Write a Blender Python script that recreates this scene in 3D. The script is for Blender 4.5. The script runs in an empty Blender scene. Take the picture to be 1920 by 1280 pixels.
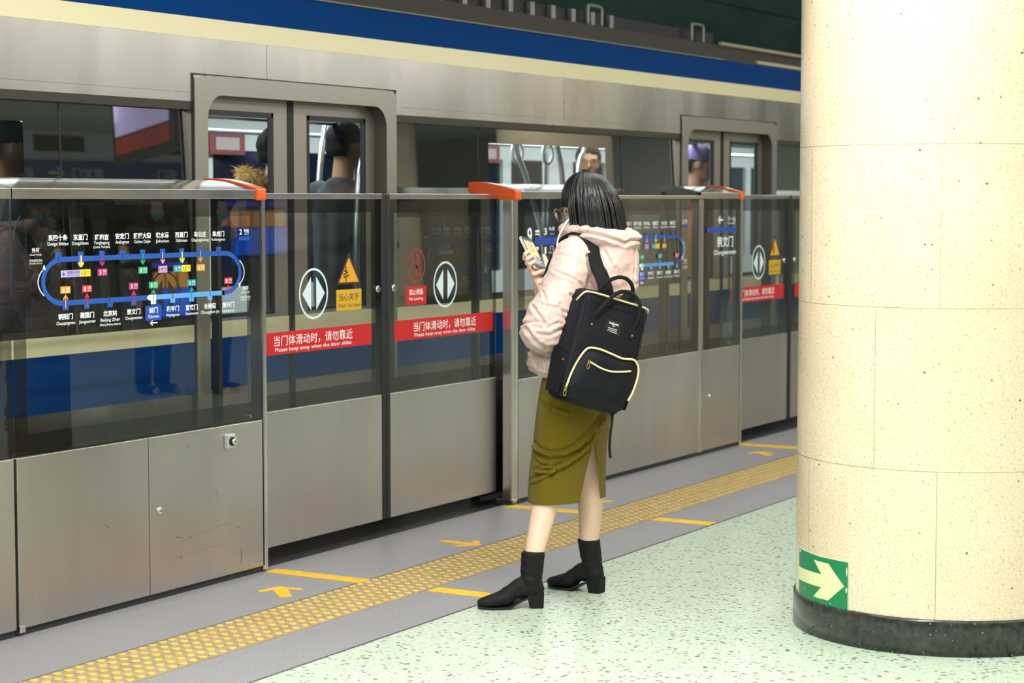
import bpy, bmesh, math, random
import numpy as np
from mathutils import Vector, Matrix, Quaternion, noise
random.seed(7)
SC = bpy.context.scene
COL = SC.collection
R = math.radians

# ------------------------------------------------------------------ camera, world, light, exposure
cam = bpy.data.cameras.new('camera')
cam.sensor_width = 36.0
cam.lens = 70.0
cam.clip_end = 200
cam.dof.use_dof = True
cam.dof.focus_distance = 7.55
cam.dof.aperture_fstop = 4.0
cam_o = bpy.data.objects.new('camera', cam)
COL.objects.link(cam_o)
YAW, PITCH = R(30.05), R(4.1)
fwd = Vector((math.cos(YAW) * math.cos(PITCH), math.sin(YAW) * math.cos(PITCH), -math.sin(PITCH)))
cam_o.location = (0, 0, 1.52)
cam_o.rotation_euler = fwd.to_track_quat('-Z', 'Y').to_euler()
SC.camera = cam_o

SC.view_settings.view_transform = 'Standard'
SC.view_settings.look = 'None'
SC.view_settings.gamma = 1.0
SC.view_settings.use_curve_mapping = False
SC.view_settings.exposure = 0.0
SC.cycles.max_bounces = 8
SC.cycles.transparent_max_bounces = 24
SC.cycles.caustics_reflective = False
SC.cycles.caustics_refractive = False
SC.cycles.use_denoising = True
SC.cycles.sample_clamp_indirect = 6.0

wd = bpy.data.worlds.new('world')
SC.world = wd
wd.use_nodes = True
wd.node_tree.nodes['Background'].inputs[0].default_value = (0.9, 0.95, 1.0, 1)
wd.node_tree.nodes['Background'].inputs[1].default_value = 0.02


def area(name, loc, sx, sy, power, color=(1, .97, .92), rot=(0, 0, 0)):
    l = bpy.data.lights.new(name, 'AREA')
    l.shape = 'RECTANGLE'
    l.size, l.size_y = sx, sy
    l.energy = power
    l.color = color
    o = bpy.data.objects.new(name, l)
    o.location = loc
    o.rotation_euler = rot
    COL.objects.link(o)
    return o


# the tubes of the platform ceiling: long rows parallel to the track
LIGHT_ROWS = [(3.75, -3.0, 23.0, 170), (2.2, -1.2, 6.05, 300), (2.2, 7.8, 15.0, 70), (-.7, -3.0, 23.0, 190), (-3.0, -3.0, 27.0, 320)]
for ly, la, lb, lp in LIGHT_ROWS:
    area('platform_tube_light', ((la + lb) / 2, ly, 3.20), lb - la, 0.22, lp, (1, .98, .95))
    area('ceiling_fill_uplight', ((la + lb) / 2, ly, 2.85), lb - la, 0.3, lp * .42, (1, .98, .95), (math.pi, 0, 0))  # added upward fill under each row, brightens the ceiling for the reflections
# added fill light over the train, only to brighten the tunnel wall
area('tunnel_fill_light', (12.0, 6.6, 4.6), 26.0, 0.2, 110, (.85, 1, .95), (R(35), 0, 0))
# the tubes of the train's own ceiling
for ly in (6.25, 7.35):
    area('train_tube_light', (8.5, ly, 2.1), 22.0, 0.16, 130, (.93, .98, 1.0))

# ------------------------------------------------------------------ materials
_M = {}


def nt(m):
    return m.node_tree.nodes, m.node_tree.links


def mat(name, col, rough=.5, metal=0.0, spec=.5, emit=0, coat=0, sheen=0):
    if name in _M:
        return _M[name]
    m = bpy.data.materials.new(name)
    m.use_nodes = True
    b = m.node_tree.nodes['Principled BSDF']
    b.inputs['Base Color'].default_value = (*col, 1)
    b.inputs['Roughness'].default_value = rough
    b.inputs['Metallic'].default_value = metal
    b.inputs['Specular IOR Level'].default_value = spec
    if emit:
        b.inputs['Emission Color'].default_value = (*col, 1)
        b.inputs['Emission Strength'].default_value = emit
    if coat:
        b.inputs['Coat Weight'].default_value = coat
        b.inputs['Coat Roughness'].default_value = .08
    if sheen:
        b.inputs['Sheen Weight'].default_value = sheen
        b.inputs['Sheen Roughness'].default_value = .5
    _M[name] = m
    return m


def sr(r, g, b):
    f = lambda c: (c / 255 / 12.92) if c <= 10 else ((c / 255 + .055) / 1.055) ** 2.4
    return (f(r), f(g), f(b))


def ramp(m, fac, stops, interp='LINEAR'):
    N, L = nt(m)
    r = N.new('ShaderNodeValToRGB')
    r.color_ramp.interpolation = interp
    e = r.color_ramp.elements
    while len(e) < len(stops):
        e.new(.5)
    for k, (p, c) in enumerate(stops):
        e[k].position = p
        e[k].color = (*c, 1) if len(c) == 3 else c
    L.new(fac, r.inputs[0])
    return r.outputs[0]


def coords(m, scale=(1, 1, 1), kind='Object'):
    N, L = nt(m)
    tc = N.new('ShaderNodeTexCoord')
    mp = N.new('ShaderNodeMapping')
    mp.inputs['Scale'].default_value = scale
    L.new(tc.outputs[kind], mp.inputs[0])
    return mp.outputs[0]


def noise_t(m, vec, scale, detail=4, rough=.55):
    N, L = nt(m)
    n = N.new('ShaderNodeTexNoise')
    n.inputs['Scale'].default_value = scale
    n.inputs['Detail'].default_value = detail
    n.inputs['Roughness'].default_value = rough
    L.new(vec, n.inputs['Vector'])
    return n.outputs['Fac']


def vor_t(m, vec, scale, feature='F1', out='Distance'):
    N, L = nt(m)
    n = N.new('ShaderNodeTexVoronoi')
    n.feature = feature
    n.inputs['Scale'].default_value = scale
    L.new(vec, n.inputs['Vector'])
    return n.outputs[out]


def mixc(m, fac, a, b, mode='MIX'):
    N, L = nt(m)
    x = N.new('ShaderNodeMix')
    x.data_type = 'RGBA'
    x.blend_type = mode
    for sock, v in ((x.inputs[0], fac), (x.inputs[6], a), (x.inputs[7], b)):
        if hasattr(v, 'is_output'):
            L.new(v, sock)
        elif isinstance(v, (int, float)):
            sock.default_value = v
        else:
            sock.default_value = (*v, 1)
    return x.outputs[2]


def bump(m, h, strength=.2, dist=.01):
    N, L = nt(m)
    b = N.new('ShaderNodeBump')
    b.inputs['Strength'].default_value = strength
    b.inputs['Distance'].default_value = dist
    L.new(h, b.inputs['Height'])
    L.new(b.outputs[0], N['Principled BSDF'].inputs['Normal'])


def setc(m, out, sock='Base Color'):
    m.node_tree.links.new(out, m.node_tree.nodes['Principled BSDF'].inputs[sock])


# brushed stainless of barrier and train
def steel(name, col, rough, var=.12, grain=.06):
    m = mat(name, col, rough, 1.0)
    v = coords(m, (1.2, 1.2, .35))
    n = noise_t(m, v, 1.6, 3)
    a = tuple(c * (1 - var) for c in col)
    b = tuple(min(1, c * (1 + var)) for c in col)
    setc(m, ramp(m, n, [(.3, a), (.7, b)]))
    v2 = coords(m, (3, 3, 380))
    bump(m, noise_t(m, v2, 1.0, 2), grain, .002)
    v3 = coords(m, (2.2, 2.2, .5))
    setc(m, ramp(m, noise_t(m, v3, 1.5, 2), [(.3, (rough * .85,) * 3), (.75, (rough * 1.2,) * 3)]), 'Roughness')
    return m


M_STEEL = steel('brushed_steel', (.57, .525, .50), .33)
M_STEEL_RAIL = steel('rail_steel', (.66, .63, .58), .24)
M_TRAIN = steel('train_steel', (.63, .60, .55), .28, .18, .012)
M_COVER = mat('cover_steel_dark_reflection', (.34, .32, .28), .16, 1.0)  # steel coloured darker to imitate the dark train side it mirrors
M_TRAIN_DOOR = mat('train_door_steel', (.40, .35, .31), .42, .8)
M_FRAME = mat('train_door_frame', (.44, .41, .35), .36, .85)
M_CREAM = mat('cream_paint', sr(226, 213, 174), .24, 0, .5, coat=.15)
M_BLUE = mat('blue_paint', sr(4, 56, 116), .6, 0, .03)
M_BLACK = mat('black_rubber', (.008, .008, .009), .55)
M_DARK = mat('dark_metal', (.03, .03, .032), .45, .3)
M_ORANGE = mat('orange_plastic', sr(212, 82, 6), .3, coat=.3)
M_WHITE = mat('white_print', (.86, .9, .9), .5)
M_CHROME = mat('chrome', (.8, .8, .8), .16, 1.0)
M_BROWN = mat('train_roof_paint', sr(78, 68, 56), .6)


def glass(name, tint, gain=1.7, rough=0.0, milk=0.0):
    if name in _M:
        return _M[name]
    m = bpy.data.materials.new(name)
    m.use_nodes = True
    N, L = nt(m)
    N.remove(N['Principled BSDF'])
    out = N['Material Output']
    tr = N.new('ShaderNodeBsdfTransparent')
    tr.inputs[0].default_value = (*tint, 1)
    gl = N.new('ShaderNodeBsdfGlossy')
    gl.inputs['Roughness'].default_value = rough
    # Schlick reflectance, the same from both sides of the sheet
    ge = N.new('ShaderNodeNewGeometry')
    dt = N.new('ShaderNodeVectorMath')
    dt.operation = 'DOT_PRODUCT'
    L.new(ge.outputs['Normal'], dt.inputs[0])
    L.new(ge.outputs['Incoming'], dt.inputs[1])

    def mth(op, a, b=None, clamp=False):
        n = N.new('ShaderNodeMath')
        n.operation = op
        n.use_clamp = clamp
        for k, v in enumerate((a, b)):
            if v is None:
                continue
            if hasattr(v, 'is_output'):
                L.new(v, n.inputs[k])
            else:
                n.inputs[k].default_value = v
        return n.outputs[0]
    cs = mth('ABSOLUTE', dt.outputs['Value'])
    fac = mth('ADD', mth('MULTIPLY', mth('POWER', mth('SUBTRACT', 1.0, cs, True), 5.0), .96), .04)
    mu = N.new('ShaderNodeMath')
    mu.operation = 'MULTIPLY'
    mu.use_clamp = True
    mu.inputs[1].default_value = gain
    L.new(fac, mu.inputs[0])
    mx = N.new('ShaderNodeMixShader')
    base = tr.outputs[0]
    if milk:
        df = N.new('ShaderNodeBsdfDiffuse')
        df.inputs[0].default_value = (.02, .02, .018, 1)
        m2 = N.new('ShaderNodeMixShader')
        m2.inputs[0].default_value = milk
        L.new(tr.outputs[0], m2.inputs[1])
        L.new(df.outputs[0], m2.inputs[2])
        base = m2.outputs[0]
    L.new(mu.outputs[0], mx.inputs[0])
    L.new(base, mx.inputs[1])
    L.new(gl.outputs[0], mx.inputs[2])
    L.new(mx.outputs[0], out.inputs[0])
    _M[name] = m
    return m


M_GLASS = glass('clear_glass', (.93, .95, .93), 2.1)
M_FRIT = glass('dotted_dark_glass', (.40, .41, .38), 1.8, milk=.22)
M_TGLASS = glass('train_glass', (.62, .68, .68), 1.5)
M_TDARK = glass('train_black_glass', (.0, .0, .0), 6.5, milk=.9)


# ------------------------------------------------------------------ mesh helpers
def box(bm, x0, x1, y0, y1, z0, z1, mi=0):
    vs = [bm.verts.new(p) for p in ((x0, y0, z0), (x1, y0, z0), (x1, y1, z0), (x0, y1, z0),
                                    (x0, y0, z1), (x1, y0, z1), (x1, y1, z1), (x0, y1, z1))]
    fs = []
    for q in ((3, 2, 1, 0), (4, 5, 6, 7), (0, 1, 5, 4), (1, 2, 6, 5), (2, 3, 7, 6), (3, 0, 4, 7)):
        f = bm.faces.new([vs[i] for i in q])
        f.material_index = mi
        fs.append(f)
    return fs


def prism(bm, prof, x0, x1, mi=0, axis='x'):
    """extrude a closed (y, z) profile along x (or an (x, z) profile along y)"""
    P = (lambda t, a, b: (t, a, b)) if axis == 'x' else ((lambda t, a, b: (a, t, b)) if axis == 'y' else (lambda t, a, b: (a, b, t)))
    A = [bm.verts.new(P(x0, a, b)) for a, b in prof]
    B = [bm.verts.new(P(x1, a, b)) for a, b in prof]
    n = len(prof)
    fs = [bm.faces.new(A[::-1]), bm.faces.new(B)]
    for i in range(n):
        fs.append(bm.faces.new((A[i], A[(i + 1) % n], B[(i + 1) % n], B[i])))
    for f in fs:
        f.material_index = mi
    return fs


def tube(bm, pts, r, seg=10, mi=0, closed=False, caps=True, flat=1.0, up=None):
    """tube along points; r a number or list; flat squashes one axis (straps)"""
    pts = [Vector(p) for p in pts]
    n = len(pts)
    rr = r if isinstance(r, (list, tuple)) else [r] * n
    rings = []
    prev = None
    for i, p in enumerate(pts):
        a = pts[(i - 1) % n] if (closed or i > 0) else p
        b = pts[(i + 1) % n] if (closed or i < n - 1) else p
        t = (b - a).normalized()
        if up is not None:
            u = Vector(up[i] if isinstance(up, list) else up)
            u = (u - t * u.dot(t)).normalized()
        elif prev is None:
            u = t.orthogonal().normalized()
        else:
            u = (prev - t * prev.dot(t)).normalized()
        prev = u
        v = t.cross(u)
        rings.append([bm.verts.new(p + (u * math.cos(k / seg * 2 * math.pi) * flat + v * math.sin(k / seg * 2 * math.pi)) * rr[i]) for k in range(seg)])
    m = n if closed else n - 1
    for i in range(m):
        A, B = rings[i], rings[(i + 1) % n]
        for k in range(seg):
            f = bm.faces.new((A[k], A[(k + 1) % seg], B[(k + 1) % seg], B[k]))
            f.material_index = mi
            f.smooth = True
    if caps and not closed:
        for ring in (rings[0][::-1], rings[-1]):
            f = bm.faces.new(ring)
            f.material_index = mi


def smooth_path(pts, n=6):
    """Catmull-Rom through points"""
    P = [Vector(p) for p in pts]
    out = []
    for i in range(len(P) - 1):
        p0, p1, p2, p3 = P[max(i - 1, 0)], P[i], P[i + 1], P[min(i + 2, len(P) - 1)]
        for k in range(n):
            t = k / n
            out.append(.5 * ((2 * p1) + (p2 - p0) * t + (2 * p0 - 5 * p1 + 4 * p2 - p3) * t * t + (3 * p1 - p0 - 3 * p2 + p3) * t ** 3))
    out.append(P[-1])
    return out


def lathe(bm, prof, c=(0, 0, 0), seg=48, mi=0):
    rings = []
    for r_, z in prof:
        rings.append([bm.verts.new((c[0] + r_ * math.cos(k / seg * 2 * math.pi), c[1] + r_ * math.sin(k / seg * 2 * math.pi), c[2] + z)) for k in range(seg)])
    for a, b in zip(rings, rings[1:]):
        for k in range(seg):
            f = bm.faces.new((a[k], a[(k + 1) % seg], b[(k + 1) % seg], b[k]))
            f.material_index = mi
            f.smooth = True
    bm.faces.new(rings[0][::-1]).material_index = mi
    bm.faces.new(rings[-1]).material_index = mi


def link_mesh(name, me, mats, parent=None, smooth=False, bevel=0, loc=None):
    o = bpy.data.objects.new(name, me)
    COL.objects.link(o)
    for m in (mats if isinstance(mats, (list, tuple)) else [mats]):
        if m.name not in me.materials:
            me.materials.append(m)
    if parent is not None:
        o.parent = parent
    if loc is not None:
        o.location = loc
    if smooth:
        me.polygons.foreach_set('use_smooth', [True] * len(me.polygons))
    if bevel:
        b = o.modifiers.new('bevel', 'BEVEL')
        b.width = bevel
        b.segments = 2
        b.limit_method = 'ANGLE'
        b.angle_limit = R(35)
    return o


def obj(name, bm, mats, parent=None, smooth=False, bevel=0, loc=None):
    me = bpy.data.meshes.new(name)
    bmesh.ops.recalc_face_normals(bm, faces=bm.faces[:])
    bm.to_mesh(me)
    bm.free()
    return link_mesh(name, me, mats, parent, smooth, bevel, loc)


def thing(name, label, cat, loc=(0, 0, 0), rotz=0, group=None):
    o = bpy.data.objects.new(name, None)
    o.empty_display_size = .1
    COL.objects.link(o)
    o.location = loc
    o.rotation_euler = (0, 0, rotz)
    return tag(o, label, cat, group)


def tag(o, label, cat, group=None):
    o['label'] = label
    o['category'] = cat
    if group:
        o['group'] = group
    return o


def struct(name, bm, m, label=None, cat=None, smooth=False, bevel=0):
    o = obj(name, bm, m, None, smooth, bevel)
    o['kind'] = 'structure'
    if label:
        o['label'] = label
    if cat:
        o['category'] = cat
    return o


def sub(bm, fn, *a, **k):
    fn(bm, *a, **k)
    return bm


def B(fn, *a, **k):
    bm = bmesh.new()
    fn(bm, *a, **k)
    return bm


def baked(o):
    """the mesh of an object with its modifiers applied; the object goes away"""
    dg = bpy.context.evaluated_depsgraph_get()
    dg.update()
    me = bpy.data.meshes.new_from_object(o.evaluated_get(dg))
    d = o.data
    bpy.data.objects.remove(o)
    if d.users == 0:
        (bpy.data.meshes if isinstance(d, bpy.types.Mesh) else bpy.data.curves).remove(d)
    return me


# ------------------------------------------------------------------ flat print: text and shapes in an (x, z) plane facing -y
_txt = {}


def glyphs(body, bold=0.0):
    key = (body, bold)
    if key not in _txt:
        c = bpy.data.curves.new('print', 'FONT')
        c.body = body
        c.size = 1
        c.offset = bold
        c.resolution_u = 3
        o = bpy.data.objects.new('print', c)
        COL.objects.link(o)
        me = baked(o)
        vs = [tuple(v.co) for v in me.vertices]
        fs = [tuple(p.vertices) for p in me.polygons]
        bpy.data.meshes.remove(me)
        _txt[key] = (vs, fs)
    return _txt[key]


class Print:
    """collects the lettering and marks of one sticker; layers step towards the viewer"""

    def __init__(s, y, step=.0004):
        s.bm = bmesh.new()
        s.y, s.step = y, step
        s.mats = []

    def mi(s, m):
        if m not in s.mats:
            s.mats.append(m)
        return s.mats.index(m)

    def poly(s, pts, m, layer=0):
        f = s.bm.faces.new([s.bm.verts.new((x, s.y - layer * s.step, z)) for x, z in pts])
        f.material_index = s.mi(m)

    def rect(s, x0, x1, z0, z1, m, layer=0):
        s.poly([(x0, z0), (x1, z0), (x1, z1), (x0, z1)], m, layer)

    def band(s, pts, w, m, layer=0, closed=False):
        """a line of width w along (x, z) points"""
        n = len(pts)
        L_, R_ = [], []
        for i in range(n):
            a = pts[(i - 1) % n] if (closed or i) else pts[i]
            b = pts[(i + 1) % n] if (closed or i < n - 1) else pts[i]
            d = Vector((b[0] - a[0], b[1] - a[1])).normalized()
            L_.append((pts[i][0] - d.y * w / 2, pts[i][1] + d.x * w / 2))
            R_.append((pts[i][0] + d.y * w / 2, pts[i][1] - d.x * w / 2))
        for i in range(n if closed else n - 1):
            j = (i + 1) % n
            s.poly([L_[i], R_[i], R_[j], L_[j]], m, layer)

    def ring(s, cx, cz, rx, rz, w, m, layer=0, n=48):
        s.band([(cx + rx * math.cos(k / n * 2 * math.pi), cz + rz * math.sin(k / n * 2 * math.pi)) for k in range(n)], w, m, layer, True)

    def text(s, body, cx, z, h, m, width=None, layer=1, bold=0.0, align='c'):
        vs, fs = glyphs(body, bold)
        if not vs:
            return
        xs = [v[0] for v in vs]
        x0, x1 = min(xs), max(xs)
        sx = (width / (x1 - x0)) if width else h
        off = -(x0 + x1) / 2 if align == 'c' else (-x0 if align == 'l' else -x1)
        V = [s.bm.verts.new((cx + (v[0] + off) * sx, s.y - layer * s.step, z + v[1] * h)) for v in vs]
        k = s.mi(m)
        for f in fs:
            try:
                s.bm.faces.new([V[i] for i in f]).material_index = k
            except ValueError:
                pass

    def done(s, name, parent):
        me = bpy.data.meshes.new(name)
        s.bm.normal_update()
        for f in s.bm.faces:
            if f.normal.y > 0:
                f.normal_flip()
        s.bm.to_mesh(me)
        s.bm.free()
        return link_mesh(name, me, s.mats, parent)

# ------------------------------------------------------------------ the setting: platform, tunnel, ceiling
XA, XB = -4.0, 29.0
m = mat('green_granite', sr(206, 222, 204), .3, 0, .5, coat=.15)
v = coords(m)
n1 = noise_t(m, v, 60, 3, .6)
base = ramp(m, n1, [(.25, sr(160, 182, 160)), (.5, sr(186, 202, 182)), (.75, sr(206, 216, 198))])
vd = coords(m, (1, .75, 1))
d1 = vor_t(m, vd, 42)
sp = ramp(m, d1, [(0, (1, 1, 1)), (.20, (1, 1, 1)), (.32, (0, 0, 0))])
n2 = noise_t(m, v, 37, 2)
gate = ramp(m, n2, [(.43, (0, 0, 0)), (.50, (1, 1, 1))])
c1 = mixc(m, mixc(m, 1.0, sp, gate, 'MULTIPLY'), base, sr(62, 76, 58))
d2 = vor_t(m, vd, 95)
sp2 = ramp(m, d2, [(0, (.8, .8, .8)), (.2, (.7, .7, .7)), (.3, (0, 0, 0))])
n3 = noise_t(m, v, 80, 2)
c2 = mixc(m, mixc(m, 1.0, sp2, ramp(m, n3, [(.5, (0, 0, 0)), (.6, (1, 1, 1))]), 'MULTIPLY'), c1, sr(96, 108, 86))
setc(m, c2)
M_GREEN = m
struct('floor', B(box, XA, XB, -8.4, 3.803, -.2, 0), M_GREEN)

m = mat('grey_granite', sr(158, 156, 163), .42, 0, .5)
v = coords(m)
nb = noise_t(m, v, 170, 2)
nl = noise_t(m, v, 2.2, 4)
setc(m, mixc(m, nl, ramp(m, nb, [(.3, sr(112, 111, 114)), (.7, sr(152, 151, 155))]), ramp(m, nb, [(.3, sr(122, 121, 124)), (.7, sr(160, 159, 163))])))
M_GREY = m
bm = bmesh.new()
box(bm, XA, XB, 3.815, 4.123, -.2, 0)
box(bm, XA, XB, 4.446, 4.96, -.2, 0)
box(bm, XA, XB, 4.123, 4.436, -.2, -.004)
struct('floor_edge', bm, M_GREY)
bm = bmesh.new()
box(bm, XA, XB, 3.80, 3.82, -.2, -.0008)
box(bm, XA, XB, 4.43, 4.45, -.2, -.0008)
struct('trim_joint', bm, mat('dark_joint', sr(70, 62, 62), .7))
struct('trim_threshold', B(box, XA, XB, 4.96, 5.27, -.25, -.006), mat('dark_threshold', (.02, .02, .022), .5))
# track side
struct('floor_track', B(box, XA, XB, 5.27, 9.2, -1.4, -1.1), mat('track_bed', (.03, .03, .028), .9))
struct('wall_platform_edge', B(box, XA, XB, 5.15, 5.27, -1.3, -.25), mat('edge_concrete', (.12, .12, .11), .9))

# tactile paving: rows of raised yellow domes on a tan strip
m_tan = mat('tactile_tan', sr(186, 166, 130), .6)
v = coords(m_tan)
setc(m_tan, ramp(m_tan, noise_t(m_tan, v, 12, 5), [(.3, sr(150, 130, 98)), (.7, sr(172, 152, 116))]))
m_dot = mat('tactile_yellow', sr(232, 202, 92), .5)
v = coords(m_dot)
setc(m_dot, ramp(m_dot, noise_t(m_dot, v, 9, 4), [(.3, sr(206, 172, 66)), (.7, sr(226, 194, 84))]))
bm = bmesh.new()
box(bm, 3.6, 16.6, 4.125, 4.434, -.05, .001, 0)
for r_ in range(6):
    y = 4.409 - r_ * .0519
    k = 0
    x = 3.62
    while x < 16.55:
        seg = 10 if x < 11 else 8
        ra = [(.0165, .001), (.0150, .0045), (.0115, .006)]
        rings = [[bm.verts.new((x + a * math.cos(q / seg * 6.28319), y + a * math.sin(q / seg * 6.28319), z)) for q in range(seg)] for a, z in ra]
        for A_, B_ in zip(rings, rings[1:]):
            for q in range(seg):
                f = bm.faces.new((A_[q], A_[(q + 1) % seg], B_[(q + 1) % seg], B_[q]))
                f.material_index = 0 if A_ is rings[0] else 1
        f = bm.faces.new(rings[-1])
        f.material_index = 1
        x += .0519
tp = struct('tactile_paving', bm, [m_tan, m_dot], 'tan strip of raised yellow domes along the platform edge', 'tactile paving')

# painted marks on the floor
m_yel = mat('yellow_floor_paint', sr(244, 200, 52), .5)
v = coords(m_yel)
setc(m_yel, ramp(m_yel, noise_t(m_yel, v, 22, 5), [(.3, sr(222, 172, 30)), (.7, sr(240, 196, 50))]))


def floor_poly(bm, pts, z=.0012):
    top = [bm.verts.new((x, y, z)) for x, y in pts]
    bot = [bm.verts.new((x, y, -.001)) for x, y in pts]
    bm.faces.new(top)
    n = len(pts)
    for i in range(n):
        bm.faces.new((top[i], bot[i], bot[(i + 1) % n], top[(i + 1) % n]))


def floor_mark(name, pts, label, cat, group=None):
    bm = bmesh.new()
    floor_poly(bm, pts)
    return tag(obj(name, bm, m_yel), label, cat, group)


lines = [(6.455, 6.54, 4.437, 4.90, 'yellow line painted from the near screen end post to the bumpy strip'),
         (6.455, 6.54, 3.815, 4.118, 'short yellow line between the bumpy strip and green floor at the front boot'),
         (8.425, 8.52, 4.437, 4.925, 'yellow line behind the woman\'s legs leading from the orange-capped post'),
         (8.425, 8.52, 3.815, 4.118, 'short yellow line right of the woman beside the green floor'),
         (11.29, 11.40, 4.437, 4.925, 'farthest yellow line, from the narrow screen panel towards the column'),
         (11.29, 11.40, 3.815, 4.118, 'yellow line hidden behind the column base beside the green floor')]
for x0, x1, y0, y1, lb in lines[:5]:
    floor_mark('boarding_line', [(x0, y0), (x1, y0), (x1, y1), (x0, y1)], lb, 'floor line', 'yellow boarding lines')


def arrow(tip, ang, L_=.215, W_=.085, s_=.034):
    c, s = math.cos(ang), math.sin(ang)
    loc = [(0, 0), (-.066, -W_), (-.104, -W_), (-.062, -.030), (-L_, -.024), (-L_, .024), (-.062, .030), (-.104, W_), (-.066, W_)]
    return [(tip[0] + x * c - y * s, tip[1] + x * s + y * c) for x, y in loc]


for tip, ang, lb in (((6.238, 4.672), R(45), 'yellow floor arrow at lower left pointing to the near screen door'),
                     ((7.44, 4.46), R(-92), 'yellow floor arrow mid-door pointing out from the screen doors'),
                     ((8.72, 4.70), R(135), 'yellow floor arrow peeking out between the woman\'s legs'),
                     ((11.07, 4.70), R(45), 'small far yellow floor arrow beneath the narrow next-station panel')):
    floor_mark('floor_arrow', arrow(tip, ang), lb, 'floor arrow', 'yellow boarding arrows')

# ceiling of the platform hall, tunnel wall and vault
m_ceil = mat('ceiling_panel', (.72, .73, .74), .6)
struct('ceiling', B(box, XA, XB, -8.6, 4.9, 3.35, 3.5), m_ceil)
m_tun = mat('tunnel_green', sr(34, 66, 58), .7)
v = coords(m_tun, (.25, 1, 1))
setc(m_tun, ramp(m_tun, noise_t(m_tun, v, 3, 4), [(.3, sr(26, 52, 46)), (.7, sr(44, 80, 70))]))
bm = bmesh.new()
box(bm, XA, 40, 8.6, 8.9, -1.4, 5.2)
for z in (2.95, 3.55, 4.15):
    box(bm, XA, 40, 8.585, 8.6, z, z + .03)
struct('wall_tunnel', bm, m_tun)
struct('ceiling_tunnel', B(box, XA, 40, 4.7, 8.9, 5.2, 5.4), m_tun)
struct('wall_bulkhead', B(box, XA, XB, 4.7, 4.9, 3.2, 5.3), mat('bulkhead_paint', sr(120, 122, 118), .7))
# far side of the island platform, seen only in the reflections
m_ow = mat('opposite_wall_paint', sr(172, 174, 170), .5)
struct('wall_opposite', B(box, XA, 40, -12.4, -12.1, -1.2, 5.2), mat('opposite_wall_dark', sr(62, 66, 64), .6))
struct('wall_far_end', B(box, 29.0, 29.3, -12.1, 4.9, -.2, 3.6), m_ow)

# light fittings of the ceiling
for i, (ly, la, lb, lp) in enumerate(LIGHT_ROWS):
    t = thing('ceiling_light', 'tube light row under the platform ceiling, ' + ('above the screen doors', 'in line with the column on its near side', 'in line with the column on its far side', 'over the platform middle', 'over the far track')[i], 'light', ((la + lb) / 2, ly, 3.35))
    obj('housing', B(box, (la - lb) / 2, (lb - la) / 2, -.13, .13, -.05, 0), mat('fitting_white', (.8, .8, .8), .5), t)

# ------------------------------------------------------------------ the round column
CX, CY, CR = 0, 0, .518
az = math.atan2(-(1775 - 960), 3733)  # bearing of its axis from the view axis
ax = YAW + az
Dp = 7.046
CX, CY = (Dp / math.cos(az)) * math.cos(ax), (Dp / math.cos(az)) * math.sin(ax)
col = thing('round_column', 'thick round column clad in speckled cream terrazzo on a black granite ring', 'column', (CX, CY, 0))
m = mat('cream_terrazzo', sr(226, 208, 178), .26, 0, .5, coat=.3)
v = coords(m)
nA = noise_t(m, v, 130, 3, .7)
nB = noise_t(m, v, 3.2, 3)
cA = ramp(m, nA, [(.28, sr(204, 182, 148)), (.5, sr(223, 205, 177)), (.72, sr(237, 224, 203))])
cB = mixc(m, ramp(m, nB, [(.35, (0, 0, 0)), (.7, (.35, .35, .35))]), cA, sr(208, 182, 146))
dv = vor_t(m, v, 34)
gt = ramp(m, noise_t(m, v, 29, 1), [(.60, (0, 0, 0)), (.66, (1, 1, 1))])
spk = mixc(m, 1.0, ramp(m, dv, [(0, (1, 1, 1)), (.12, (1, 1, 1)), (.17, (0, 0, 0))]), gt, 'MULTIPLY')
cC = mixc(m, spk, cB, sr(96, 84, 66))
dv2 = vor_t(m, v, 75)
gt2 = ramp(m, noise_t(m, v, 61, 1), [(.52, (0, 0, 0)), (.6, (1, 1, 1))])
spk2 = mixc(m, 1.0, ramp(m, dv2, [(0, (.9, .9, .9)), (.16, (.8, .8, .8)), (.24, (0, 0, 0))]), gt2, 'MULTIPLY')
setc(m, mixc(m, spk2, cC, sr(170, 140, 92)))
M_TERR = m
# courses of curved slabs, one mesh, with fine open joints
bm = bmesh.new()
ca = math.atan2(-CY, -CX)  # towards the viewer
courses = [(.122, .6165), (.618, 1.1585), (1.160, 1.6985), (1.700, 2.237), (2.240, 2.78), (2.783, 3.35)]
for ci, (z0, z1) in enumerate(courses):
    nsl = 6
    offs = ca + R(-2.2) + (0 if ci % 2 == 0 else R(-24))
    for s_ in range(nsl):
        a0 = offs + s_ * 2 * math.pi / nsl
        a1 = a0 + 2 * math.pi / nsl - .0032
        K = 22
        rows = []
        for (rr, z) in ((CR - .004, z0 - .0015), (CR, z0), (CR, z1), (CR - .004, z1 + .0015)):
            rows.append([bm.verts.new((rr * math.cos(a0 + (a1 - a0) * q / K), rr * math.sin(a0 + (a1 - a0) * q / K), z)) for q in range(K + 1)])
        for A_, B_ in zip(rows[1:2], rows[2:3]):
            for q in range(K):
                f = bm.faces.new((A_[q], A_[q + 1], B_[q + 1], B_[q]))
                f.smooth = True
lathe(bm, [(CR - .0015, .12), (CR - .0015, 3.35)], seg=128)
obj('shaft', bm, M_TERR, col)
m = mat('black_granite', (.02, .021, .02), .2, 0, .5)
v = coords(m)
dv = vor_t(m, v, 60)
g3 = ramp(m, noise_t(m, v, 43, 1), [(.58, (0, 0, 0)), (.64, (1, 1, 1))])
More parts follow.
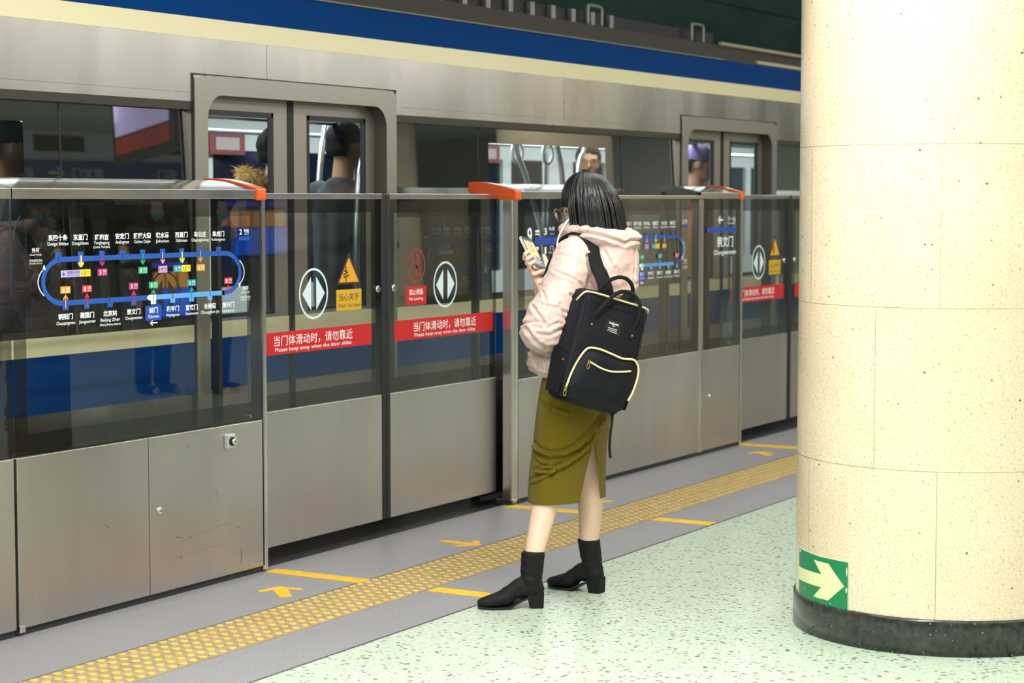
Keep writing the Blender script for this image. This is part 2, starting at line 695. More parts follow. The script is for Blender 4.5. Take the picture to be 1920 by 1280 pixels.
setc(m, mixc(m, mixc(m, 1.0, ramp(m, dv, [(0, (1, 1, 1)), (.1, (1, 1, 1)), (.16, (0, 0, 0))]), g3, 'MULTIPLY'), ramp(m, noise_t(m, v, 40, 3), [(.3, (.014, .015, .014)), (.7, (.05, .052, .048))]), (.5, .5, .45)))
bm = bmesh.new()
lathe(bm, [(CR + .009, 0), (CR + .009, .115), (CR + .006, .121)], seg=120)
obj('base_ring', bm, m, col)

# exit sign glued to the column near the floor
Rs = CR + .001


def on_col(a, z, r=Rs):
    return (CX + r * math.cos(a), CY + r * math.sin(a), z)


def col_patch(bm, a0, a1, z0, z1, r, th, mi=0, K=14):
    rows = []
    for rr, z in ((r - th, z0), (r, z0), (r, z1), (r - th, z1)):
        rows.append([bm.verts.new(on_col(a0 + (a1 - a0) * q / K, z, rr)) for q in range(K + 1)])
    for A_, B_ in zip(rows, rows[1:] + rows[:1]):
        for q in range(K):
            bm.faces.new((A_[q], A_[q + 1], B_[q + 1], B_[q])).material_index = mi
    bm.faces.new([r_[0] for r_ in rows]).material_index = mi
    bm.faces.new([r_[-1] for r_ in rows][::-1]).material_index = mi
sg = thing('exit_sign', 'green square sign with pale arrow on the column just above its black ring', 'sign', on_col(R(143), .2, CR))
inv = Matrix.Translation(-Vector(sg.location))


def sgobj(name, bm, m):
    bm.transform(inv)
    return obj(name, bm, m, sg)


m_sg = mat('sign_green', sr(4, 124, 74), .35)
m_pale = mat('luminous_pale', sr(222, 226, 172), .5)
bm = bmesh.new()
col_patch(bm, R(125.2), R(161.2), .110, .288, CR + .0025, .002)
sgobj('border', bm, mat('worn_plate_edge', sr(198, 206, 186), .5))
bm = bmesh.new()
col_patch(bm, R(125.6), R(160.8), .113, .285, CR + .0032, .002)
sgobj('plate', bm, m_sg)
bm = bmesh.new()
K = 12
up = [(125.8, .2200), (146.2, .2245), (141.0, .2670), (150.3, .2680), (159.2, .2010)]
dn = [(125.8, .1740), (146.4, .1785), (140.8, .1380), (151.2, .1395), (159.2, .2010)]


def patch_poly(bm, pts, r):
    out = []
    for (a, z), (b, w) in zip(pts, pts[1:] + pts[:1]):
        for q in range(6):
            t = q / 6
            out.append((a + (b - a) * t, z + (w - z) * t))
    return bm.faces.new([bm.verts.new(on_col(R(a), z, r)) for a, z in out])


def strip(bm, a0, a1, zlo, zhi, r, n=10):
    A_ = [[bm.verts.new(on_col(R(a0 + (a1 - a0) * q / n), f(q / n), r)) for q in range(n + 1)] for f in (zlo, zhi)]
    for q in range(n):
        bm.faces.new((A_[0][q], A_[0][q + 1], A_[1][q + 1], A_[1][q]))


ra = CR + .0037
strip(bm, 125.8, 146.3, lambda t: .174 + .0045 * t, lambda t: .220 + .0045 * t, ra)
strip(bm, 150.6, 159.2, lambda t: .1395 + .0615 * t, lambda t: .268 - .067 * t, ra)
strip(bm, 146.3, 150.6, lambda t: .1788 - .0395 * t * 0 - .0395 * 1.0, lambda t: .2675, ra, 5)
strip(bm, 141.0, 146.3, lambda t: .2670 - .0425 * t, lambda t: .2672, ra, 6)
strip(bm, 140.8, 146.3, lambda t: .1380, lambda t: .138 + .0408 * t, ra, 6)
sgobj('arrow', bm, m_pale)
m_worn = mat('worn_plate_edge', sr(198, 206, 186), .5)
for a, z, da, dz in ((127.5, .279, 1.6, .006), (130, .112, 2.5, .003), (138, .1125, 3, .0025), (158.5, .116, 2.2, .004), (160.2, .190, .5, .012), (160.3, .255, .4, .02), (145, .2855, 6, .0018), (133, .152, .7, .002), (152, .131, .5, .002)):
    bm = bmesh.new()
    strip(bm, a - da, a + da, lambda t: z - dz * math.sin(t * 3.1), lambda t: z + dz * .7 * math.sin(t * 3.1), CR + .0040, 5)
    sgobj('worn_patch', bm, m_worn)

# ------------------------------------------------------------------ platform screen: fixed panels
YF = 4.905          # front of the fixed panels
YD = 5.0            # front of the sliding leaves
ZT, ZR, ZG = 1.556, 1.520, .630


def glass_pane(name, x0, x1, z0, z1, wx0, wx1, wz0, wz1, y, parent, th=.012):
    """one pane: a clear field inside a dark dotted border"""
    bm = bmesh.new()
    xs, zs = [x0, wx0, wx1, x1], [z0, wz0, wz1, z1]
    V = [[bm.verts.new((x, y, z)) for z in zs] for x in xs]
    for i in range(3):
        for j in range(3):
            f = bm.faces.new((V[i][j], V[i + 1][j], V[i + 1][j + 1], V[i][j + 1]))
            f.material_index = 0 if (i == 1 and j == 1) else 1
    o = obj(name, bm, [M_GLASS, M_FRIT], parent)
    return o


def lid_profile():
    # arched cover from the front rail to the back
    pr = [(YF - .004, 1.552)]
    for k in range(9):
        t = k / 8
        pr.append((YF - .004 + t * .262, 1.556 + .040 * math.sin(min(1, t * 1.15) * math.pi / 2)))
    pr += [(YF + .262, 1.545), (YF + .26, 1.52), (YF, 1.52)]
    return pr


def fixed_panel(x0, x1, label, clear, orange=None, hatch=None, post=None, group=None, cover_to=None):
    t = thing('platform_screen_panel', label, 'screen panel', ((x0 + x1) / 2, YF, 0), 0, group)
    ox = -(x0 + x1) / 2

    def put(name, bm, m, bevel=0, smooth=False):
        bm.transform(Matrix.Translation((ox, -YF, 0)))
        return obj(name, bm, m, t, smooth, bevel)
    ex0 = x0 + (.065 if orange == 'l' else 0)
    ex1 = x1 - (.065 if orange == 'r' else 0)
    bm = bmesh.new()
    cx1 = cover_to or ex1
    box(bm, ex0, cx1, YF - .006, YF + .02, ZR, ZT)
    put('top_rail', bm, M_STEEL_RAIL, .002)
    if cover_to:
        put('low_rail', B(box, cx1 + .002, ex1, YF - .004, YF + .03, ZR, 1.539), M_STEEL_RAIL, .002)
        for px0 in (9.62, 10.34):
            put('rubber_pad', B(box, px0, px0 + .22, YF + .05, YF + .09, 1.53, 1.558), M_BLACK, .003)
        put('rear_rail', B(box, cx1 + .002, ex1, YF + .03, YF + .10, 1.515, 1.532), M_DARK)
    bm = bmesh.new()
    prism(bm, lid_profile(), ex0, cx1)
    put('cover', bm, M_COVER)
    if orange:
        a, b = (x0, ex0) if orange == 'l' else (ex1, x1)
        pr = [(YF - .010, 1.514), (YF - .010, 1.560)] + [(y, z + .007) for y, z in lid_profile()[1:-2]] + [(YF + .262, 1.552), (YF + .10, 1.536), (YF + .09, 1.514)]
        bm = bmesh.new()
        prism(bm, pr, a, b)
        put('end_cap', bm, M_ORANGE, .004)
        bm = bmesh.new()
        prism(bm, [(YF - .0112, 1.522), (YF - .0112, 1.552), (YF - .008, 1.552), (YF - .008, 1.522)], a + .009, b - .009)
        put('reflector', bm, mat('orange_reflector', sr(236, 98, 40), .25), .001)
    gx0, gx1 = x0 + .002, x1 - .002
    if post in ('l', 'lr'):
        gx0 = x0 + .052
        bm = bmesh.new()
        pr = [(x0, YF + .06), (x0, YF + .016)] + [(x0 + .016 - .016 * math.cos(a * math.pi / 8), YF + .016 - .016 * math.sin(a * math.pi / 8)) for a in range(1, 4)] + [(x0 + .016, YF), (x0 + .045, YF), (x0 + .045, YF + .06)]
        prism(bm, pr, .022, ZR - .004, axis='z')
        put('end_post', bm, M_STEEL_RAIL)
    if post in ('r', 'lr'):
        gx1 = x1 - .026
        bm = bmesh.new()
        box(bm, x1 - .022, x1, YF - .004, YF + .06, .012, ZR)
        put('end_post', bm, M_STEEL_RAIL, .003)
    g = glass_pane('glass', gx0, gx1, ZG, ZR, *clear, YF + .004, t)
    g.data.transform(Matrix.Translation((ox, -YF, 0)))
    edges = [gx0] + (hatch or []) + [gx1]
    for a, b in zip(edges, edges[1:]):
        bm = bmesh.new()
        box(bm, a + .0018, b - .0018, YF, YF + .03, .026, ZG - .006)
        put('lower_panel', bm, M_STEEL, .0025)
    bm = bmesh.new()
    box(bm, x0, x1, YF + .012, YF + .085, .0, .024)
    box(bm, x0 + .002, x1 - .002, YF + .026, YF + .05, .02, ZG)
    put('kick_plate', bm, M_DARK)
    bm = bmesh.new()
    box(bm, x0 + .01, x1 - .01, YF + .225, YF + .245, .02, ZG - .03)
    box(bm, x0 + .01, x0 + .035, YF + .215, YF + .25, .0, 1.53)
    box(bm, x1 - .035, x1 - .01, YF + .215, YF + .25, .0, 1.53)
    put('back_frame', bm, M_DARK)
    if post:
        bm = bmesh.new()
        xx = x0 + .002 if post == 'l' else x1 - .03
        box(bm, xx, xx + .03, YF - .002, YF + .1, .010, .028)
        put('foot_cap', bm, M_STEEL_RAIL, .002)
    return t


def lock(parent, x, z, r=.0145):
    bm = bmesh.new()
    lathe(bm, [(r, 0), (r, .004), (r * .8, .006)], seg=20)
    lathe(bm, [(r * .45, .006), (r * .45, .0085)], seg=14)
    bm.transform(Matrix.Rotation(R(90), 4, 'X'))
    l = obj('lock', bm, M_CHROME, parent, loc=(x - parent.location.x, 0, z))
    bm = bmesh.new()
    lathe(bm, [(r * .30, .0085), (r * .3, .009)], seg=10)
    bm.transform(Matrix.Rotation(R(90), 4, 'X'))
    obj('keyhole', bm, M_BLACK, l)


P_left = fixed_panel(3.68, 5.050, 'dark glass screen panel cut off by the left picture edge', (3.75, 4.98, .70, 1.452), group=None)
P_map = fixed_panel(5.056, 6.482, 'near screen panel with the complete blue loop route map on its glass', (5.120, 6.387, .703, 1.451), 'r', [5.752], 'r')
P_nine = fixed_panel(8.492, 10.683, 'screen panel behind the woman with number 9 sign and half-hidden route map', (8.612, 10.580, .703, 1.453), 'l', None, 'l', cover_to=9.36)
P_next = fixed_panel(10.687, 11.305, 'narrow screen panel naming the next station in white above a lock', (10.775, 11.208, .686, 1.454), 'r', None, 'lr')
P_far = fixed_panel(13.31, 15.50, 'screen panel hidden behind the round column', (13.43, 15.40, .703, 1.453), 'l', None, 'l')
lock(P_map, 5.809, .341)
obj('foot_cap', B(box, 5.058 - P_map.location.x, 5.086 - P_map.location.x, -.004, .02, .012, .036), M_CHROME, P_map, bevel=.002)
lock(P_next, 10.83, .345, .013)
# key switch on its raised plate
bm = bmesh.new()
box(bm, -.025, .025, -.02, 0, -.028, .028)
ks = obj('key_switch', bm, mat('switch_plate', (.62, .63, .64), .35, .6), P_map, bevel=.003, loc=(6.229 - P_map.location.x, 0, .562))
bm = bmesh.new()
lathe(bm, [(.0175, .02), (.0175, .026)], seg=24)
lathe(bm, [(.013, .026), (.013, .036), (.011, .038)], seg=24, mi=1)
lathe(bm, [(.003, .038), (.003, .0385)], seg=8)
bm.transform(Matrix.Rotation(R(90), 4, 'X'))
obj('key_barrel', bm, [M_BLACK, M_CHROME], ks)
# scuffs on the near lower panel
m_scuff = mat('scuff', (.16, .14, .12), .6, .4)
ox = P_map.location.x
for pts, w in (([(6.150, .378), (6.157, .366), (6.162, .348)], .003), ([(5.90, .225), (5.925, .222), (5.94, .216)], .0022), ([(5.975, .215), (6.0, .210)], .002), ([(5.93, .20), (6.06, .222), (6.19, .232), (6.24, .236)], .0011), ([(5.86, .14), (6.0, .150), (6.2, .158)], .0009),
               ([(6.286, .215), (6.289, .205)], .005), ([(5.93, .145), (5.932, .138)], .005), ([(6.31, .12), (6.304, .06)], .004), ([(5.985, .57), (5.987, .563)], .005), ([(5.36, .30), (5.366, .33)], .0012), ([(5.50, .33), (5.52, .32), (5.53, .317)], .0018), ([(5.12, .11), (5.126, .135)], .001)):
    pr = Print(-.0004)
    pr.band([(x - ox, z) for x, z in pts], w, m_scuff)
    pr.done('scuff', P_map)

# ------------------------------------------------------------------ route map printed on the near panel and the one behind the woman
C_LINE = mat('map_blue', sr(22, 76, 160), .45)
C_LIGHT = mat('map_light_blue', sr(92, 152, 212), .45)
C_BOX = mat('map_box_blue', sr(24, 66, 160), .45)
TC = {'cap': mat('map_lavender', sr(174, 160, 214), .45), '13': mat('map_yellow', sr(238, 222, 32), .45), '5': mat('map_magenta', sr(168, 40, 112), .45), '8': mat('map_green', sr(34, 156, 110), .45),
      '19': mat('map_lilac', sr(204, 160, 212), .45), '4': mat('map_teal', sr(22, 146, 160), .45), '6': mat('map_amber', sr(208, 150, 40), .45), '1': mat('map_red', sr(190, 44, 56), .45)}
M_INK = mat('map_ink', (.02, .02, .05), .5)
UP = [(5.280, '东四十条', 'Dongsi Shitiao', '', []), (5.395, '东直门', 'Dongzhimen', '', ['cap', '13']), (5.507, '雍和宫', 'Yonghegong', '(Lama Temple)', ['5']), (5.618, '安定门', 'Andingmen', '', []), (5.730, '鼓楼大街', 'Gulou Dajie', '', ['8']),
      (5.844, '积水潭', 'Jishuitan', '', ['19']), (5.956, '西直门', 'Xizhimen', '', ['4', '13']), (6.068, '车公庄', 'Chegongzhuang', '', ['6']), (6.180, '阜成门', 'Fuchengmen', '', [])]
LO = [(5.313, '朝阳门', 'Chaoyangmen', '', ['6']), (5.424, '建国门', 'Jianguomen', '', ['1']), (5.547, '北京站', 'Beijing Zhan', '(Beijing Railway Station)', []), (5.676, '崇文门', 'Chongwenmen', '', ['5']), (5.788, '前门', 'Qianmen', '', ['8']),
      (5.900, '和平门', 'Hepingmen', '', []), (6.012, '宣武门', 'Xuanwumen', '', ['4']), (6.124, '长椿街', 'Changchun Jie', '', []), (6.238, '复兴门', 'Fuxingmen', '', ['1'])]


def arrow_shape(p, x, z0, z1, m, layer, w=.0052):
    """arrow from z0 to z1"""
    s_ = 1 if z1 > z0 else -1
    p.rect(x - w / 2, x + w / 2, min(z0, z1 - s_ * .01), max(z0, z1 - s_ * .01), m, layer)
    p.poly([(x, z1), (x - .0125, z1 - s_ * .0145), (x - .0125, z1 - s_ * .0225), (x, z1 - s_ * .009), (x + .0125, z1 - s_ * .0225), (x + .0125, z1 - s_ * .0145)], m, layer)


def badge(p, x0, z0, code, w=.051, h=.025):
    m = TC[code]
    p.rect(x0, x0 + w, z0, z0 + h, m, 3)
    ink = M_INK if code in ('cap', '13', '19') else M_WHITE
    if code == 'cap':
        p.poly([(x0 + .006, z0 + .012), (x0 + .022, z0 + .014), (x0 + .022, z0 + .010)], ink, 4)
        p.poly([(x0 + .013, z0 + .021), (x0 + .017, z0 + .012), (x0 + .013, z0 + .003), (x0 + .011, z0 + .012)], ink, 4)
        p.text('首都机场线', x0 + .06, z0 + .0115, .0125, ink, .064, 4)
        p.text('Capital Airport Express', x0 + .06, z0 + .004, .005, ink, .064, 4)
    else:
        p.text(code, x0 + .015, z0 + .0045, .0215, ink, .009 if len(code) == 1 else .019, 4, .01)
        p.text('号线', x0 + .0375, z0 + .0115, .011, ink, .019, 4)
        p.text('Line ' + code, x0 + .0375, z0 + .0035, .0065, ink, .019, 4)


def route_map(parent, dx, rest=True):
    ox = parent.location.x
    p = Print(-.0012)
    sh = dx - ox
    zt, zb, W = 1.306, 1.151, .0185
    xl, xr = 5.203, 6.315
    cz, rz = (zt + zb) / 2, (zt - zb) / 2
    rx = .098
    X = lambda x: x + sh
    # the loop: dark half, light half
    right = [(X(xr - rx + rx * math.sin(a * math.pi / 20)), cz + rz * math.cos(a * math.pi / 20)) for a in range(21)]
    left = [(X(xl + rx - rx * math.sin(a * math.pi / 20)), cz - rz * math.cos(a * math.pi / 20)) for a in range(21)]
    dark = [(X(5.776), zb)] + left + [(X(6.0), zt)]
    p.band(dark, W, C_LINE, 0)
    p.band([(X(6.0), zt)] + right + [(X(6.20), zb)], W, C_LINE, 0)
    p.band([(X(6.215), zb), (X(5.80), zb)], W, C_LIGHT, 0)
    p.poly([(X(5.75), zb), (X(5.762), zb + .010), (X(5.803), zb + .010), (X(5.803), zb - .010), (X(5.762), zb - .010)], M_WHITE, 2)
    for x, zh, py, ex, tr in UP:
        p.rect(X(x - .0145), X(x + .0145), zt + .006, zt + .0255, C_LINE, 1)
        if not tr:
            p.rect(X(x - .0016), X(x + .0016), zt - .004, zt + .014, M_INK, 2)
        n = len(zh)
        p.text(zh, X(x), 1.3745 - (.002 if ex else 0), .0225, M_WHITE, .0255 * n * .96, 1, .018)
        p.text(py, X(x), 1.356, .0165, M_WHITE, min(.104, .0083 * len(py)), 1)
        if ex:
            p.text(ex, X(x), 1.342, .0125, M_WHITE, .088, 1)
        for q, c in enumerate(tr):
            arrow_shape(p, X(x + (0 if len(tr) == 1 else (-.0035 if q == 0 else .0025))), zt + .012, zt - .032, TC[c], 3 + q)
        if tr == ['cap', '13']:
            p.rect(X(x - .104), X(x - .002), zt - .064, zt - .039, TC['cap'], 3)
            ink = M_INK
            p.poly([(X(x - .099), zt - .052), (X(x - .083), zt - .050), (X(x - .083), zt - .054)], ink, 4)
            p.poly([(X(x - .092), zt - .043), (X(x - .088), zt - .052), (X(x - .092), zt - .061), (X(x - .094), zt - .052)], ink, 4)
            p.text('首都机场线', X(x - .040), zt - .052, .012, ink, .066, 4)
            p.text('Capital Airport Express', X(x - .040), zt - .0595, .005, ink, .066, 4)
            badge(p, X(x - .002), zt - .064, '13')
        elif len(tr) == 2:
            badge(p, X(x - .051), zt - .064, tr[0])
            badge(p, X(x), zt - .064, tr[1])
        elif tr:
            badge(p, X(x - .0255), zt - .064, tr[0])
    for x, zh, py, ex, tr in LO:
        here = zh == '前门'
        c = M_WHITE if here else (C_LIGHT if x > 5.8 else C_LINE)
        p.rect(X(x - .0145), X(x + .0145), zb - .0255, zb - .006, c, 1)
        if not tr:
            p.rect(X(x - .0016), X(x + .0016), zb - .010, zb + .012, M_INK, 2)
        if here:
            p.rect(X(x - .046), X(x + .046), zb - .087, zb - .030, C_BOX, 0)
        n = len(zh)
        p.text(zh, X(x), 1.0945, .0225, M_WHITE, .0255 * n * .96, 1, .018)
        p.text(py, X(x), 1.0745, .0165, M_WHITE, min(.112, .0086 * len(py)), 1)
        if ex:
            p.text(ex, X(x), 1.059, .0115, M_WHITE, .112, 1)
        for q, cc in enumerate(tr):
            arrow_shape(p, X(x), zb - .017, zb + .031, TC[cc], 3)
            badge(p, X(x - .0255), zb + .034, cc)
    # arrow under the present station
    p.band([(X(5.768), 1.055), (X(5.81), 1.055)], .004, M_WHITE, 1)
    p.band([(X(5.783), 1.064), (X(5.767), 1.055), (X(5.783), 1.046)], .004, M_WHITE, 1)
    for x, z0, xa in ((5.168, 1.3345, -1), (6.349, 1.157, 1)):
        p.text('外环', X(x), z0, .0175, M_WHITE, .038, 1, .01)
        p.text('Outer Circle', X(x), z0 - .012, .009, M_WHITE, .058, 1)
        p.text('列车运行方向', X(x), z0 - .033, .010, M_WHITE, .062, 1)
        p.text('Direction of Travel', X(x), z0 - .0415, .0065, M_WHITE, .062, 1)
    for x, s_ in ((5.189, -1), (6.330, 1)):
        arc = [(X(x + s_ * (.012 - .030 * t * t)), cz + .048 * t) for t in [k / 6 - 1 for k in range(13)]]
        p.band(arc, .0042, M_WHITE, 1)
        e = arc[-1] if s_ < 0 else arc[0]
        q = 1 if s_ < 0 else -1
        p.poly([(e[0] + .002 * q, e[1] + .014 * q), (e[0] - .009, e[1] - .006 * q), (e[0] + .009, e[1] - .004 * q)], M_WHITE, 1)
    p.text('2', X(6.3215), 1.378, .031, M_WHITE, .016, 1, .015)
    p.text('号线', X(6.358), 1.386, .0165, M_WHITE, .032, 1, .01)
    p.text('Line 2', X(6.360), 1.3765, .0095, M_WHITE, .026, 1)
    p.rect(X(6.308), X(6.380), 1.355, 1.369, C_BOX, 0)
    return p


route_map(P_map, 0).done('route_map', P_map)
route_map(P_nine, 4.128).done('route_map', P_nine)
# position sign: opening 9, car 3, door 1
ox = P_nine.location.x
p = Print(-.0012)
p.text('9', 8.653 - ox, 1.293, .118, M_WHITE, .048, 1, .012)
p.rect(8.705 - ox, 9.02 - ox, 1.289, 1.325, C_BOX, 0)
for z in (1.352, 1.338):
    p.rect(8.708 - ox, 8.752 - ox, z, z + .010 - (.003 if z < 1.345 else 0), M_WHITE, 1)
p.text('3', 8.815 - ox, 1.338, .048, M_WHITE, .029, 1, .012)
p.text('车厢', 8.880 - ox, 1.360, .021, M_WHITE, .058, 1, .01)
p.text('Car 3', 8.885 - ox, 1.338, .013, M_WHITE, .040, 1)
p.rect(8.712 - ox, 8.742 - ox, 1.262, 1.279, M_WHITE, 1)
p.rect(8.715 - ox, 8.739 - ox, 1.248, 1.252, M_WHITE, 1)
p.text('1', 8.815 - ox, 1.243, .048, M_WHITE, .017, 1, .012)
p.text('门', 8.880 - ox, 1.262, .024, M_WHITE, .032, 1, .01)
p.text('Door 1', 8.878 - ox, 1.244, .013, M_WHITE, .050, 1)
p.done('position_sign', P_nine)
# next station sign on the narrow panel
ox = P_next.location.x
p = Print(-.0012)
p.rect(10.775 - ox, 11.208 - ox, 1.318, 1.350, C_BOX, 0)
p.band([(10.94 - ox, 1.393), (11.005 - ox, 1.393)], .011, M_WHITE, 1)
p.band([(10.97 - ox, 1.415), (10.937 - ox, 1.393), (10.97 - ox, 1.371)], .011, M_WHITE, 1)
p.text('下一站', 11.135 - ox, 1.385, .032, M_WHITE, .115, 1)
p.text('Next Station', 11.135 - ox, 1.368, .014, M_WHITE, .115, 1)
p.text('崇文门', 11.040 - ox, 1.236, .070, M_WHITE, .235, 1, .012)
p.text('Chongwenmen', 11.040 - ox, 1.186, .040, M_WHITE, .325, 1, .008)
p.done('station_sign', P_next)

# ------------------------------------------------------------------ sliding leaves of the screen
M_RED = mat('banner_red', sr(192, 18, 24), .4)
M_SIGNRED = mat('prohibition_red', sr(150, 40, 46), .45)
M_WARN = mat('warning_amber', sr(222, 158, 24), .45)
M_WARN2 = mat('warning_plate', sr(206, 160, 30), .45)
M_WINK = mat('warning_ink', (.03, .022, .01), .5)
M_ICE = mat('pale_blue_print', sr(206, 226, 230), .5)


def double_arrow(pr, cx, cz, w=.212, h=.219):
    pr.ring(cx, cz, w / 2 - .005, h / 2 - .005, .0095, M_ICE, 1)
    for s_ in (-1, 1):
        pr.poly([(cx + s_ * .019, cz + .072), (cx + s_ * .019, cz - .072), (cx + s_ * .082, cz)], M_ICE, 1)


def banner(pr, x0, x1, tx, tw):
    pr.rect(x0, x1, .870, .964, M_RED, 0)
    pr.text('当门体滑动时，请勿靠近', tx, .909, .047, M_WHITE, tw, 1, .0)
    pr.text('Please keep away when the door slides', tx, .882, .024, M_WHITE, tw * .97, 1)


def leaf(x0, x1, label, clear, side, tc, bolts, sign, arrow_x, banner_x, group=None):
    """side: which vertical edge carries the rubber seal"""
    t = thing('platform_screen_door', label, 'screen door', ((x0 + x1) / 2, YD, .06), 0, group)
    ox = (x0 + x1) / 2
    T = Matrix.Translation((-ox, -YD, -.06))

    def put(name, bm, m, bevel=0):
        bm.transform(T)
        return obj(name, bm, m, t, False, bevel)
    put('top_rail', B(box, x0, x1, YD - .004, YD + .034, 1.519, 1.543), M_STEEL_RAIL, .002)
    g = glass_pane('glass', x0, x1, .638, 1.519, *clear, YD + .003, t)
    g.data.transform(T)
    put('lower_panel', B(box, x0 + .003, x1 - .003, YD, YD + .03, .066, .636), M_STEEL, .002)
    a, b = (x1 - .001, x1 + .031) if side == 'r' else (x0 - .031, x0 + .001)
    put('edge_seal', B(box, a, b, YD - .002, YD + .034, .064, 1.54), M_BLACK, .006)
    bm = bmesh.new()
    lathe(bm, [(.0165, 0), (.0165, .005), (.013, .009)], seg=20)
    bm.transform(Matrix.Translation((bolts, YD, 1.115)) @ Matrix.Rotation(R(90), 4, 'X'))
    put('bolt', bm, M_CHROME)

    def pput(pr, name):
        o = pr.done(name, t)
        o.data.transform(T)
        return o
    pr = Print(YD + .0018)
    banner(pr, *banner_x, *tc)
    pput(pr, 'warning_banner')
    pr = Print(YD + .0018)
    double_arrow(pr, arrow_x, 1.115)
    pput(pr, 'sliding_arrows')
    pr = Print(YD + .0018)
    if sign == 'hand':
        cx = arrow_x + .265
        pr.poly([(cx, 1.285), (cx - .094, 1.146), (cx + .094, 1.146)], M_WINK, 0)
        pr.poly([(cx, 1.262), (cx - .076, 1.1545), (cx + .076, 1.1545)], M_WARN, 1)
        pr.band([(cx - .022, 1.156), (cx - .022, 1.225)], .007, M_WINK, 2)
        for dx, z in ((-.03, 1.205), (-.036, 1.190), (-.034, 1.178), (-.014, 1.198), (-.008, 1.183)):
            pr.rect(cx + dx - .007, cx + dx + .007, z - .004, z + .004, M_WINK, 2)
        pr.rect(cx - .097, cx + .097, 1.031, 1.123, M_WARN2, 0)
        pr.text('当心夹手', cx, 1.076, .036, M_WINK, .155, 1)
        pr.text('Watch Your Hand', cx, 1.045, .024, M_WINK, .176, 1)
    else:
        cx = arrow_x - .256
        pr.ring(cx, 1.212, .075, .075, .0085, M_SIGNRED, 1)
        pr.band([(cx - .053, 1.265), (cx + .053, 1.159)], .008, M_SIGNRED, 1)
        # leaning figure against a bar
        pr.ring(cx + .010, 1.2565, .006, .006, .010, M_SIGNRED, 1, 10)
        pr.band([(cx + .008, 1.247), (cx + .004, 1.21), (cx - .012, 1.162)], .012, M_SIGNRED, 1)
        pr.band([(cx + .006, 1.212), (cx + .010, 1.158)], .010, M_SIGNRED, 1)
        pr.band([(cx + .025, 1.25), (cx + .025, 1.158)], .006, M_SIGNRED, 1)
        pr.rect(cx - .089, cx + .089, 1.031, 1.116, M_RED, 0)
        pr.text('禁止倚靠', cx, 1.078, .030, M_WHITE, .118, 1, .01)
        pr.text('No Leaning', cx, 1.052, .022, M_WHITE, .118, 1)
    pput(pr, 'warning_sign')
    return t


leaf(6.486, 7.470, 'near left screen door with yellow hand-pinch warning triangle', (6.52, 7.390, .705, 1.460), 'r', (6.952, .575), 7.434, 'hand', 6.949, (6.52, 7.390))
leaf(7.534, 8.4905, 'near right screen door with red circle forbidding leaning', (7.576, 8.459, .705, 1.456), 'l', (8.015, .56), 7.563, 'lean', 8.014, (7.576, 8.459))
leaf(11.309, 12.275, 'far left screen door beside the round column with yellow triangle', (11.35, 12.13, .640 + .06, 1.444), 'r', (11.765, .575), 12.20, 'hand', 11.79, (11.35, 12.212))
leaf(12.34, 13.308, 'far right screen door mostly hidden behind the round column', (12.40, 13.28, .705, 1.456), 'l', (12.835, .56), 12.38, 'lean', 12.834, (12.40, 13.28))

# further columns and the far side of the island platform: they show as reflections in glass and steel
for x, y, lb in ((15.77, 2.2, 'next round cream column along the platform, mirrored in the screen panels'), (24.67, 2.2, 'second next round cream column along the platform'),
                 (15.77, -5.6, 'round cream column on the far side of the platform'), (24.67, -5.6, 'farthest round cream column across the platform')):
    c2 = col.copy()
    COL.objects.link(c2)
    c2.location = (x, y, 0)
    c2['label'] = lb
    c2['group'] = 'round columns'
    for ch in list(col.children):
        d = ch.copy()
        COL.objects.link(d)
        d.parent = c2
col['group'] = 'round columns'
# blue sign fascia over the far track
M_FASC = mat('fascia_blue', sr(14, 66, 150), .4)
bm = bmesh.new()
box(bm, XA, XB, -8.5, -8.3, 2.62, 2.95)
fa = tag(obj('sign_fascia', bm, M_FASC), 'long blue sign band over the far track, mirrored dark in the train windows', 'sign')
pr = Print(0)
for k in range(9):
    x = 2 + k * 3.0
    pr.text('前门', -x, 2.72, .15, M_WHITE, .42, 0)
    pr.text('崇文门', -x - 1.3, 2.72, .15, M_WHITE, .62, 0)
    pr.band([(-x - .50, 2.78), (-x - .78, 2.78)], .035, M_WHITE)
    pr.band([(-x - .68, 2.86), (-x - .80, 2.78), (-x - .68, 2.70)], .035, M_WHITE)
o = pr.done('fascia_lettering', fa)
o.data.transform(Matrix.Translation((0, -8.296, 0)) @ Matrix.Rotation(math.pi, 4, 'Z'))
# far platform screen, plain
bm = bmesh.new()
box(bm, XA, XB, -8.4, -8.3, 0, .63)
box(bm, XA, XB, -8.4, -8.3, 1.5, 1.56)
for k in range(24):
    box(bm, XA + k * 1.4, XA + k * 1.4 + .06, -8.39, -8.31, .63, 1.5)
struct('wall_far_screen', bm, M_STEEL)
struct('wall_far_header', B(box, XA, XB, -8.6, -8.35, 2.95, 3.36), mat('header_paint', (.76, .82, .95), .6))
for x in (18.2, 20.8, 23.4):
    bm = bmesh.new()
    box(bm, -.5, .5, -.004, 0, -.11, .11)
    for k in range(5):
        prism(bm, [(0, -.10 + k * .043), (.03, -.115 + k * .043), (.03, -.105 + k * .043), (0, -.09 + k * .043)], -.5, .5)
    tag(obj('wall_vent', bm, M_DARK, loc=(x, -8.346, 3.19)), 'dark louvred vent above the far blue sign band, mirrored in the train windows', 'vent', 'louvred vents')
